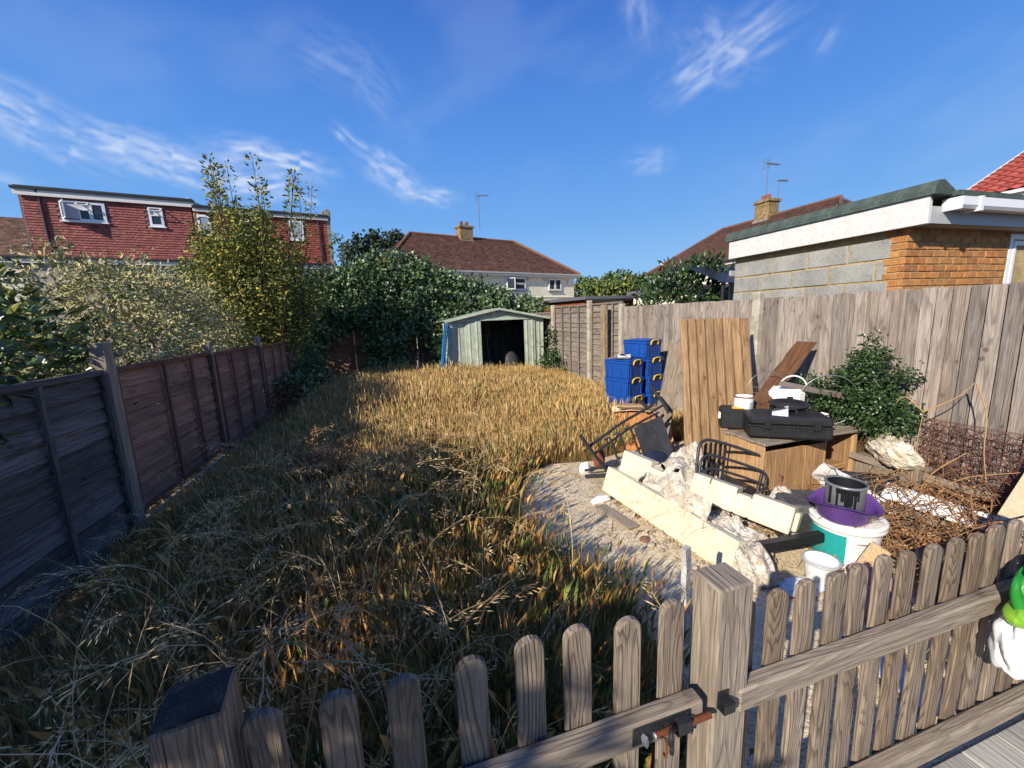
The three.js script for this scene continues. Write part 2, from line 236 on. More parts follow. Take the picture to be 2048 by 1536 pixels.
// plank: long axis x, width y, thickness z, with uneven edges and a slight bow
function plank(L, W, T0, r, { seg = 5, edge = 0.006, bow = 0.004, twist = 0, T1 = T0, g = 0, endJag = 0 } = {}) {
  const st = [], b1 = (r() - 0.5) * 2 * bow, b2 = (r() - 0.5) * 2 * bow;
  for (let i = 0; i <= seg; i++) {
    const t = i / seg, x = (t - 0.5) * L, by = Math.sin(t * Math.PI) * b1, bz = Math.sin(t * Math.PI) * b2, e1 = (r() - 0.5) * 2 * edge, e2 = (r() - 0.5) * 2 * edge, tw = (t - 0.5) * twist, j = i === seg ? endJag : 0;
    const q = (y, z, jj = 0) => [x + jj, (y + by) * Math.cos(tw) - z * Math.sin(tw), (y + by) * Math.sin(tw) + z * Math.cos(tw) + bz];
    st.push([q(-W / 2 + e1, -T0 / 2), q(W / 2 + e2, -T1 / 2, j), q(W / 2 + e2, T1 / 2, j), q(-W / 2 + e1, T0 / 2)]);
  }
  const pos = []; const quad = (a, b, c, d) => pos.push(...a, ...b, ...c, ...a, ...c, ...d);
  for (let i = 0; i < seg; i++) for (let k = 0; k < 4; k++) { const m = (k + 1) % 4; quad(st[i][k], st[i][m], st[i + 1][m], st[i + 1][k]); }
  quad(st[0][3], st[0][2], st[0][1], st[0][0]); quad(...st[seg]);
  const geo = fromTris(pos); { const p = geo.attributes.position; for (let i = 0; i < p.count; i += 3) { } }
  return uvs(flip(geo), g, r() * 3, r() * 3);
}
function flip(geo) { // make the winding of a closed shape point outwards
  const p = geo.attributes.position; let vol = 0; const a = new THREE.Vector3(), b = new THREE.Vector3(), c = new THREE.Vector3();
  for (let i = 0; i < p.count; i += 3) { a.fromBufferAttribute(p, i); b.fromBufferAttribute(p, i + 1); c.fromBufferAttribute(p, i + 2); vol += a.dot(b.cross(c)); }
  if (vol < 0) { const q = p.array; for (let i = 0; i < q.length; i += 9) for (let k = 0; k < 3; k++) { const t = q[i + 3 + k]; q[i + 3 + k] = q[i + 6 + k]; q[i + 6 + k] = t; } geo.computeVertexNormals(); }
  return geo;
}
const tubeAlong = (pts, rad, n = 24, k = 6, closed = false) => new THREE.TubeGeometry(new THREE.CatmullRomCurve3(pts.map((p) => new THREE.Vector3(...p)), closed, 'catmullrom', 0.3), n, rad, k, closed);
function rod(a, b, r0, r1 = r0, k = 6) { const A = new THREE.Vector3(...a), B = new THREE.Vector3(...b), d = B.clone().sub(A), L = d.length(); const g = new THREE.CylinderGeometry(r1, r0, L, k, 1); g.translate(0, L / 2, 0); g.applyQuaternion(new THREE.Quaternion().setFromUnitVectors(new THREE.Vector3(0, 1, 0), d.normalize())); g.translate(...a); return g; }
const merge = (list, keep) => mergeGeometries(list.map((g) => { const q = g.index ? g.toNonIndexed() : g; for (const k of Object.keys(q.attributes)) if (!['position', 'normal', 'uv', ...(keep || [])].includes(k)) q.deleteAttribute(k); return q; }));
const lathe = (pts, n = 28) => new THREE.LatheGeometry(pts.map(([x, y]) => new THREE.Vector2(x, y)), n);
// orientation with local x along a->b and local y as near as can be to up
function frame(o, a, xdir, ydir) { const X = new THREE.Vector3(...xdir).normalize(), Y0 = new THREE.Vector3(...ydir), Z = X.clone().cross(Y0).normalize(), Y = Z.clone().cross(X); o.position.set(...a); o.quaternion.setFromRotationMatrix(new THREE.Matrix4().makeBasis(X, Y, Z)); return o; }
// ---------- ground, patio slab, deck ----------
{
  const g = new THREE.PlaneGeometry(400, 400, 1, 1).rotateX(-Math.PI / 2); const uv = g.attributes.uv; for (let i = 0; i < uv.count; i++) uv.setXY(i, uv.getX(i) * 400, uv.getY(i) * 400);
  ground('ground', g, mat(T.soil, { bumpScale: 0.02 }));
  const s = new THREE.Shape([[1.75, -4.4], [1.36, -4.16], [1.2, -3.76], [1.03, -3.3], [1.05, -2.9], [1.2, -2.45], [1.33, -2.0], [1.2, -1.4], [1.0, -0.8], [4.4, -0.8], [4.4, -4.5], [3.2, -4.55], [2.3, -4.3]].map(([x, z]) => new THREE.Vector2(x, -z)));
  const c = uvs(new THREE.ExtrudeGeometry(s, { depth: 0.035, bevelEnabled: true, bevelSize: 0.01, bevelThickness: 0.006, bevelSegments: 1 }).rotateX(-Math.PI / 2), 2);
  ground('patio_slab', c, mat(T.concrete, { bumpScale: 0.006 }), [0, -0.012, 0]);
  const d = new THREE.Group(); d.name = 'deck'; d.userData = { kind: 'structure' }; scene.add(d);
  part('bearer', cbox(5.4, 0.14, 0.07, 0.004, { g: 0 }), MW.deck[1], d, [1.2, 0.10, -0.62]);
  const r = rng(31);
  for (let k = 0; k < 22; k++) part('deck_board', cbox(0.194, 0.028, 3.3, 0.004, { g: 2, ou: r() * 3, ov: r() * 3 }), MW.deck[k % 2], d, [-1.5 + k * 0.2 - 0.11, 0.186 + r() * 0.003, 0.93]);
}
// ---------- left fence: lap panels between wooden posts ----------
// panel: local x along the fence, y up, z towards the garden
function lapPanel(name, label, pos, turn, { w, h, y0 = 0, n, mats, bat, battens, seed, cap = true, group, edge = 0.008, tilt = 0.07, bottomRail = true }) {
  const t = thing(name, label, 'fence', pos, turn, group), r = rng(seed), p = (h - 0.05) / n;
  for (let k = 0; k < n; k++) part('slat', plank(w - 0.03, p + 0.034, 0.011, r, { seg: 5, edge, bow: 0.006, T1: 0.006 }), pick(mats, r), t, [0, y0 + 0.03 + p * (k + 0.5), 0.004 * (k % 2) + r() * 0.003], [-tilt * 2.1 - r() * 0.05, 0, (r() - 0.5) * 0.008]);
  if (cap) part('top_rail', cbox(w, 0.045, 0.05, 0.004, { g: 0, ou: r(), ov: r() }), pick(bat, r), t, [0, y0 + h + 0.012, 0.012]);
  if (bottomRail) part('bottom_rail', cbox(w, 0.04, 0.035, 0.004, { g: 0, ou: r() }), pick(bat, r), t, [0, y0 + 0.02, 0.03]);
  for (const b of battens) part('batten', plank(h, 0.038, 0.02, r, { seg: 4, edge: 0.002, g: 0 }), pick(bat, r), t, [b * w, y0 + h / 2, 0.05 + r() * 0.004], [0, 0, Math.PI / 2 + (r() - 0.5) * 0.01]);
  return t;
}
{
  const FX = -2.3, tn = Math.PI / 2, zs = [0.05, -2.02, -4.1, -6.12, -8.15, -10.1];
  lapPanel('lap_fence', 'dark slate grey lap fence panel at the photograph\'s left border', [FX, 0, (zs[1] + zs[2]) / 2], tn, { w: 2.0, h: 1.45, y0: 0.06, n: 12, mats: MW.dark, bat: MW.dark, battens: [-0.48, -0.2, 0.16, 0.48], seed: 101, group: 'lap panels along the shady side', edge: 0.012, tilt: 0.09 });
  lapPanel('lap_fence', 'grey lap fence panel beside the deck, just outside the picture', [FX, 0, (zs[0] + zs[1]) / 2], tn, { w: 2.0, h: 1.45, y0: 0.06, n: 12, mats: MW.dark, bat: MW.dark, battens: [-0.48, 0, 0.48], seed: 102, group: 'lap panels along the shady side' });
  lapPanel('lap_fence', 'reddish brown lap fence panel raised above a pale gravel board', [FX, 0, (zs[2] + zs[3]) / 2], tn, { w: 1.955, h: 1.27, y0: 0.24, n: 11, mats: MW.lap, bat: MW.batten, battens: [-0.485, -0.1, 0.2, 0.485], seed: 103, group: 'lap panels along the shady side' });
  lapPanel('lap_fence', 'brown lap panel between the second and third post from the slate grey panel', [FX, 0, (zs[3] + zs[4]) / 2], tn, { w: 1.96, h: 1.33, y0: 0.16, n: 11, mats: MW.lap, bat: MW.batten, battens: [-0.485, -0.2, 0.14, 0.485], seed: 104, group: 'lap panels along the shady side' });
  lapPanel('lap_fence', 'last brown lap panel before the ivy on the shady side', [FX, 0, (zs[4] + zs[5]) / 2], tn, { w: 1.88, h: 1.33, y0: 0.12, n: 11, mats: MW.lap, bat: MW.batten, battens: [-0.485, -0.15, 0.17, 0.485], seed: 105, group: 'lap panels along the shady side' });
  for (const [k, lab] of [[2, 'pale gravel board under the raised reddish brown panel'], [3, 'gravel board under the brown panel beyond the second post']]) solo('gravel_board', lab, 'gravel board', cbox(0.04, 0.17, 1.9, 0.006, { g: 2 }), mat(T.post, { color: C(0.85, 0.86, 0.88) }), [FX + 0.01, 0.085, (zs[k] + zs[k + 1]) / 2], [0, 0, -0.05], 'gravel boards');
  const labs = ['square fence post behind the deck edge', 'square fence post at the photograph\'s left border', 'tall square fence post between slate grey and reddish brown panels', 'slim fence post at the far end of the raised panel', 'pale topped fence post below the yellowing tree', 'end post of the brown fence next to the ivy'];
  zs.forEach((z, k) => { const r = rng(200 + k), big = k === 2; solo('fence_post', labs[k], 'post', cbox(big ? 0.105 : 0.085, [1.55, 1.55, 1.76, 1.66, 1.67, 1.5][k], big ? 0.105 : 0.085, 0.006, { g: 1, ou: r(), ov: r(), base: true }), k === 4 ? MW.fence[2] : MW.rail[k % 2], [FX + (big ? 0.01 : 0), 0, z], [0, 0, (r() - 0.5) * 0.02], 'posts of the lap fence'); });
}
// ---------- right fence: vertical feather boards and concrete posts; two lap panels beyond ----------
{
  const X = 4.5, labs = ['weathered grey board fence bay between the concrete posts behind the leaning panel', 'weathered grey board fence bay behind the shrub and rusty springs', 'grey board fence bay beside the deck, outside the picture'];
  const bays = [[-7.1, -4.1], [-3.96, -0.92], [-0.78, 2.2]];
  bays.forEach(([z0, z1], b) => {
    const r = rng(300 + b), t = thing('board_fence', labs[b], 'fence', [X, 0, 0], 0, 'feather board fence bays'), n = Math.round((z1 - z0) / 0.104), p = (z1 - z0) / n;
    part('arris_rail', cbox(0.07, 0.07, z1 - z0, 0.004, { g: 2 }), MW.fence[1], t, [0.06, 0.45, (z0 + z1) / 2]); part('arris_rail', cbox(0.07, 0.07, z1 - z0, 0.004, { g: 2 }), MW.fence[1], t, [0.06, 1.55, (z0 + z1) / 2]);
    part('gravel_board', cbox(0.04, 0.2, z1 - z0, 0.004, { g: 2 }), K.post, t, [0.01, 0.1, (z0 + z1) / 2]);
    for (let k = 0; k < n; k++) { const h = 1.755 + (r() - 0.5) * 0.018; part('board', plank(h, p + 0.024, 0.006, r, { seg: 5, edge: 0.003, bow: 0.004, T1: 0.02 }), pick(MW.fence, r), t, [r() * 0.004, 0.2 + h / 2, z0 + p * (k + 0.5)], [(r() - 0.5) * 0.006, -Math.PI / 2 + 0.21 + r() * 0.1, Math.PI / 2, 'YXZ']).rotation.order = 'YXZ'; }
  });
  const posts = [[-10.75, 2.12, 'concrete fence post where the lap panels meet the shed'], [-8.55, 2.15, 'concrete fence post between the two grey lap panels'], [-7.17, 2.02, 'concrete fence post where lap panels meet upright boards'], [-4.03, 2.03, 'pale concrete fence post behind the leaning grooved panel'], [-0.85, 2.03, 'concrete fence post beside the deck, outside the picture']];
  for (const [z, h, l] of posts) solo('concrete_post', l, 'post', cbox(0.1, h, 0.11, 0.012, { base: true, ou: z, ov: z }), K.post, [X - 0.035, 0, z], [0, 0, 0], 'concrete posts');
  solo('old_post', 'thick weathered old post standing in front of the grey lap panel', 'post', cbox(0.13, 2.02, 0.14, 0.03, { base: true, ov: 0.4 }), mat(T.post, { color: C(0.72, 0.6, 0.45), bumpScale: 0.01 }), [X - 0.16, 0, -7.62], [0, 0, 0.01]);
  lapPanel('lap_fence', 'weathered grey lap panel between concrete posts near the blue boxes', [X + 0.02, 0.0, -7.86], -Math.PI / 2, { w: 1.26, h: 1.78, y0: 0.26, n: 14, mats: MW.lapGrey, bat: MW.lapGrey, battens: [-0.47, -0.1, 0.25, 0.47], seed: 311, group: 'grey lap panels' });
  lapPanel('lap_fence', 'weathered grey lap panel next to the metal shed', [X + 0.02, 0.0, -9.65], -Math.PI / 2, { w: 2.08, h: 1.78, y0: 0.26, n: 14, mats: MW.lapGrey, bat: MW.lapGrey, battens: [-0.48, -0.24, 0, 0.24, 0.48], seed: 312, group: 'grey lap panels', edge: 0.012 });
  lapPanel('lap_fence', 'grey lap panel behind the shed\'s far side', [X + 0.02, 0.0, -11.8], -Math.PI / 2, { w: 2.0, h: 1.7, y0: 0.2, n: 13, mats: MW.lapGrey, bat: MW.lapGrey, battens: [-0.48, 0, 0.48], seed: 313, group: 'grey lap panels' });
  for (const [z, w, l] of [[-7.86, 1.26, 'concrete gravel board under the grey lap panel near the blue boxes'], [-9.65, 2.08, 'concrete gravel board under the grey lap panel next to the shed']]) solo('gravel_board', l, 'gravel board', cbox(0.05, 0.24, w, 0.006, { g: 2 }), K.post, [X, 0.12, z], [0, 0, 0], 'gravel boards');
}
// ---------- back fence: old brown panels under the ivy ----------
{
  const Z = -13.4, xs = [-2.2, -0.3, 1.6, 3.5];
  const labs = ['old brown lap panel half hidden by ivy at the far end', 'sagging brown lap panel under ivy with the broken pickets before it', 'brown lap panel beside the shed with a cracked batten', 'brown lap panel hidden behind the metal shed'];
  xs.forEach((x, k) => {
    const t = lapPanel('lap_fence', labs[k], [x + 0.1, 0, Z], 0, { w: 1.84, h: 1.6 + 0.1 * (k % 2), y0: 0.05, n: 11, mats: MW.lapBack, bat: MW.lapBack, battens: [-0.48, -0.12, 0.2, 0.48], seed: 330 + k, group: 'old panels under the ivy', edge: 0.014 });
    t.rotation.x = [-0.03, 0.05, -0.02, 0][k];
    solo('fence_post', ['post of the back fence in the ivy corner', 'post of the back fence behind the ivy curtain', 'post of the back fence left of the blue netting', 'post of the back fence behind the shed'][k], 'post', cbox(0.09, 1.75, 0.09, 0.006, { base: true }), MW.lapBack[1], [x - 0.87, 0, Z - 0.02], [0, 0, 0], 'back fence posts');
  });
  // a loose strut and a broken low picket section leaning on it
  solo('strut', 'thin pale strut leaning upright on the sagging back panel', 'strut', cbox(0.05, 1.9, 0.04, 0.004, { base: true }), MW.lapBack[2], [1.28, 0, -13.15], [-0.1, 0, 0.05]);
  const t = thing('broken_picket_section', 'low broken section of pale pickets leaning by the blue netting', 'picket section', [0.75, 0, -12.75], 0.05), r = rng(341);
  part('rail', plank(1.75, 0.05, 0.03, r), MW.lapBack[0], t, [0, 0.62, 0.02], [0, 0, 0.05]); part('rail', plank(1.7, 0.05, 0.03, r), MW.lapBack[1], t, [0, 0.22, 0.02], [0, 0, 0.03]);
  for (let k = 0; k < 9; k++) part('picket', plank(0.72 + r() * 0.12, 0.07, 0.018, r, { seg: 4 }), pick(MW.lapBack, r), t, [-0.82 + k * 0.2, 0.37 + r() * 0.03, 0.045], [0, 0, Math.PI / 2 + (r() - 0.5) * 0.25]);
  t.rotation.x = -0.12;
  const gp = thing('grey_pale_screen', 'old grey upright pales between the brown fence and the ivy', 'fence', [-2.3, 0, -10.75], Math.PI / 2);
  for (let k = 0; k < 9; k++) part('pale', plank(1.25 + r() * 0.15, 0.07, 0.012, r, { seg: 3 }), pick(MW.fence, r), gp, [-0.48 + k * 0.12, 0.65 + r() * 0.06, r() * 0.02], [0, 0, Math.PI / 2 + (r() - 0.5) * 0.06]);
  for (const y of [0.3, 1.05]) part('rail', cbox(1.1, 0.04, 0.03, 0.003, { g: 0 }), MW.fence[1], gp, [0, y, -0.025]);
}
// ---------- picket gate, posts and picket fence by the deck ----------
function picketGeo(w, h, th, seed) {
  const r = rng(seed), s = new THREE.Shape(), a = w / 2; s.moveTo(-a, 0); s.lineTo(a, 0); s.lineTo(a, h - a * 0.92);
  for (let k = 1; k <= 9; k++) { const t = k / 10 * Math.PI; s.lineTo(Math.cos(t) * a, h - a * 0.92 + Math.sin(t) * a * 0.92); }
  s.lineTo(-a, h - a * 0.92); s.lineTo(-a, 0);
  const g = new THREE.ExtrudeGeometry(s, { depth: th - 0.008, bevelEnabled: true, bevelSize: 0.004, bevelThickness: 0.004, bevelSegments: 1, bevelOffset: -0.004 }); g.translate(0, 0, -(th - 0.008) / 2);
  return uvs(g, 1, r() * 5, r() * 5);
}
{
  const z = -0.775, pg = [0, 1, 2, 3, 4].map((k) => picketGeo(0.07, 0.93, 0.022, 400 + k)), pf = [0, 1, 2, 3, 4, 5, 6].map((k) => picketGeo(0.066, 0.93, 0.02, 420 + k)), r = rng(42);
  const gate = thing('picket_gate', 'picket garden gate with a rusty bolt, half in shade', 'gate', [0.17, 0.2, z]);
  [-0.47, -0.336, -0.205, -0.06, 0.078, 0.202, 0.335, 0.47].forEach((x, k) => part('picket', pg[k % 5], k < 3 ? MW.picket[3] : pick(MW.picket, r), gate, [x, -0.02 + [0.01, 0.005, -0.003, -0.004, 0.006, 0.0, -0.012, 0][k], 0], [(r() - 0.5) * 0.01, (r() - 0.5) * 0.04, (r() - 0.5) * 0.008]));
  part('top_rail', cbox(1.07, 0.075, 0.045, 0.006, { g: 0, ov: 0.3 }), MW.rail[0], gate, [-0.005, 0.612, 0.037]);
  part('bottom_rail', cbox(1.07, 0.07, 0.04, 0.006, { g: 0, ou: 0.2, ov: 1.3 }), MW.rail[1], gate, [-0.005, 0.1, 0.034]);
  const br = part('brace', cbox(0.84, 0.075, 0.036, 0.005, { g: 0, ou: 0.3, ov: 0.9 }), MW.rail[0], gate, [0.03, 0.355, 0.033], [0, 0, -0.58]); void br;
  // bolt on the top rail
  const bolt = new THREE.Group(); bolt.name = 'bolt'; bolt.position.set(0.4, 0.618, 0.0615); gate.add(bolt);
  part('back_plate', cbox(0.17, 0.052, 0.004, 0.0015), K.dkmetal, bolt, [0, 0, 0]);
  for (const x of [-0.074, 0.074]) for (const y of [-0.017, 0.017]) part('screw', new THREE.SphereGeometry(0.005, 8, 6).scale(1, 1, 0.5), K.dkmetal, bolt, [x, y, 0.003]);
  part('staple', new THREE.TorusGeometry(0.016, 0.0055, 6, 12, Math.PI).rotateY(Math.PI / 2).rotateZ(-Math.PI / 2), K.dkmetal, bolt, [-0.02, 0.002, 0.002], [0, 0, 0]);
  part('keeper', merge([bx(0.04, 0.034, 0.003, 0, 0, 0.02), bx(0.04, 0.003, 0.02, 0, 0.017, 0.01), bx(0.04, 0.003, 0.02, 0, -0.017, 0.01)]), K.dkmetal, bolt, [0.05, 0.002, 0.002]);
  part('bolt_bar', rod([-0.03, 0.003, 0.014], [0.135, 0.003, 0.014], 0.0075, 0.0075, 12), K.rust, bolt);
  part('bar_end', new THREE.SphereGeometry(0.0078, 10, 8).scale(0.5, 1, 1), K.galv, bolt, [-0.031, 0.003, 0.014]);
  const ring = (rad, th) => new THREE.TorusGeometry(rad, th, 8, 20).scale(0.75, 1, 1).rotateY(0.9);
  part('hasp_ring', ring(0.017, 0.006), K.dkmetal, bolt, [-0.002, 0.012, 0.036]); part('hasp_ring', ring(0.014, 0.0055), K.dkmetal, bolt, [0.001, -0.016, 0.036]);
  part('wire_loop', new THREE.TorusGeometry(0.017, 0.003, 6, 16, 4.4).rotateY(1.1).rotateX(0.4), K.rust, bolt, [-0.014, -0.018, 0.03]);
  part('nail', rod([0.008, -0.035, 0.03], [0.006, -0.075, 0.024], 0.0035, 0.0012, 6), K.galv, bolt);
  part('tongue', uvs(new THREE.BoxGeometry(0.009, 0.03, 0.014)), K.galv, bolt, [-0.056, -0.008, 0.009], [0, 0.4, 0.2]);
  // posts
  const pc = thing('gate_post', 'thick sunlit gate post that the bolt slides into', 'post', [0.792, 0, z + 0.005], 0, 'gate posts');
  part('shaft', cbox(0.112, 1.15, 0.10, 0.006, { g: 1, ou: 0.2, ov: 0.5, base: true }), MW.rail[0], pc);
  const ks = part('bolt_catch', merge([bx(0.035, 0.026, 0.003, 0, 0, 0.024), bx(0.035, 0.003, 0.024, 0, 0.013, 0.012), bx(0.035, 0.003, 0.024, 0, -0.013, 0.012), bx(0.034, 0.05, 0.003, 0, 0.008, 0.001)]), K.dkmetal, pc, [-0.03, 0.822, 0.0515]); void ks;
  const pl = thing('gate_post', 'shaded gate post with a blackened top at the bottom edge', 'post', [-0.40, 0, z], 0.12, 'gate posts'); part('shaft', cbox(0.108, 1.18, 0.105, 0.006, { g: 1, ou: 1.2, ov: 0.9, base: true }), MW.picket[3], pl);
  part('rotten_top', sheet(9, 9, (u, v) => [(u - 0.5) * 0.1, 1.181 + 0.012 * (1 - Math.max(Math.abs(u - 0.5), Math.abs(v - 0.5)) * 2) + 0.006 * vn(u * 7, v * 7), (v - 0.5) * 0.098], null, 0.004), mat(T.black, { color: C(1.7, 1.25, 0.9), bumpScale: 0.006 }), pl);
  const f = thing('picket_fence', 'sunlit picket fence running from the gate post beside the deck', 'fence', [0.86, 0.2, z]);
  const xs = [0.025, 0.135, 0.247, 0.362, 0.474, 0.58, 0.69, 0.805, 0.925, 1.04, 1.155, 1.27, 1.385, 1.5, 1.62, 1.74];
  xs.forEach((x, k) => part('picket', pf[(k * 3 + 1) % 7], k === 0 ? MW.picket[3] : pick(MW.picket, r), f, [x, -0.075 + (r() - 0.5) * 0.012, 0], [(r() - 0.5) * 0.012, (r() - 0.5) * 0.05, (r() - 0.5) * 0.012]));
  part('top_rail', cbox(1.86, 0.072, 0.046, 0.007, { g: 0, ou: 0.1, ov: 2.3 }), MW.rail[0], f, [0.885, 0.60, 0.038]);
  part('bottom_rail', cbox(1.9, 0.075, 0.046, 0.007, { g: 0, ou: 0.4, ov: 3.1 }), MW.rail[0], f, [0.885, 0.075, 0.038]);
  solo('gate_post', 'fence post at the far end of the picket fence, outside the picture', 'post', cbox(0.1, 1.12, 0.1, 0.006, { g: 1, base: true }), MW.rail[0], [2.76, 0, z], [0, 0, 0], 'gate posts');
}
// ---------- buildings ----------
// tiles as one joined part: rows of small slabs on a slope; local x along, v up the slope. inside(x, v) says where a tile lies
function tileField(x0, x1, v0, v1, tw, th, inside, seed, { lift = 0.02, thick = 0.012, spot = 0.96 } = {}) {
  const r = rng(seed), pos = [], col = [];
  let row = 0;
  for (let v = v0; v < v1; v += th, row++) for (let x = x0 - (row % 2) * tw / 2; x < x1; x += tw) {
    const cx = x + tw / 2, cv = v + th / 2; if (!inside(cx, cv)) continue;
    const a = Math.max(x0, x + 0.004), b = Math.min(x1, x + tw - 0.004); if (b - a < 0.02) continue;
    const j = (r() - 0.5) * 0.012, t = v + th * 1.08, z0 = lift + (r() - 0.5) * 0.008, z1 = 0.002, y = v + j;
    const A = [a, y, z0], B = [b, y, z0 + (r() - 0.5) * 0.004], Cc = [b, t, z1], D = [a, t, z1], E = [a, y, z0 - thick], F = [b, y, z0 - thick];
    pos.push(...A, ...B, ...Cc, ...A, ...Cc, ...D, ...E, ...F, ...B, ...E, ...B, ...A, ...E, ...A, ...D, ...B, ...F, ...Cc);
    const q = r(), k = 0.78 + 0.4 * r(), c = q > spot ? [k * 1.5, k * 1.45, k * 1.3] : q < 0.04 ? [k * 0.6, k * 0.6, k * 0.6] : [k, k * (0.94 + r() * 0.1), k * 0.95]; for (let i = 0; i < 18; i++) col.push(...c);
  }
  const g = fromTris(pos); g.setAttribute('color', new THREE.BufferAttribute(new Float32Array(col), 3)); return uvs(g, 1);
}
function stuffPart(m) { m.userData.kind = 'stuff'; if (m.geometry.attributes.color && !m.material.vertexColors) { m.material = m.material.clone(); m.material.vertexColors = true; } return m; }
// window: local x along the wall, y up, z out; lights: list of [x0, x1, y0, y1] of sashes
function windowOn(parent, x0, x1, y0, y1, { sashes = [], fw = 0.06, glass = K.glass, curtain = false, z = 0.0, sill = K.upvc, open } = {}) {
  const g = new THREE.Group(); g.name = 'window'; g.position.set(0, 0, z); parent.add(g); const w = x1 - x0, h = y1 - y0, cx = (x0 + x1) / 2, cy = (y0 + y1) / 2;
  part('frame', merge([bx(w, fw, 0.07, cx, y0 + fw / 2, 0.02), bx(w, fw, 0.07, cx, y1 - fw / 2, 0.02), bx(fw, h - 2 * fw, 0.07, x0 + fw / 2, cy, 0.02), bx(fw, h - 2 * fw, 0.07, x1 - fw / 2, cy, 0.02), ...sashes.filter((s) => s[4]).map((s) => bx(...s[4]))]), K.upvc, g);
  for (const s of sashes) {
    const sw = s[1] - s[0], sh = s[3] - s[2], sx = (s[0] + s[1]) / 2, sy = (s[2] + s[3]) / 2;
    part('sash', merge([bx(sw, 0.05, 0.05, sx, s[2] + 0.025, 0.035), bx(sw, 0.05, 0.05, sx, s[3] - 0.025, 0.035), bx(0.05, sh - 0.1, 0.05, s[0] + 0.025, sy, 0.035), bx(0.05, sh - 0.1, 0.05, s[1] - 0.025, sy, 0.035)]), K.upvc, g);
    part('pane', bx(sw - 0.09, sh - 0.09, 0.008, sx, sy, 0.03), glass, g);
  }
  if (!sashes.length) part('pane', bx(w - 2 * fw, h - 2 * fw, 0.01, cx, cy, 0.01), glass, g);
  if (curtain) part('blind', bx(w - 2 * fw - 0.02, (h - 2 * fw) * 0.9, 0.006, cx, cy + 0.02, 0.001), K.blind, g);
  part('sill', cbox(w + 0.14, 0.05, 0.12, 0.008), sill, g, [cx, y0 - 0.027, 0.04]);
  if (open) { const o = part('open_sash', merge([bx(open[1], 0.05, 0.04, open[1] / 2, 0.025, 0), bx(open[1], 0.05, 0.04, open[1] / 2, open[2] - 0.025, 0), bx(0.05, open[2] - 0.1, 0.04, 0.025, open[2] / 2, 0), bx(0.05, open[2] - 0.1, 0.04, open[1] - 0.025, open[2] / 2, 0)]), K.upvc, g, open[0], open[3]); part('pane', bx(open[1] - 0.08, open[2] - 0.08, 0.008, open[1] / 2, open[2] / 2, 0), K.glass, g, open[0], open[3]); void o; }
  return g;
}
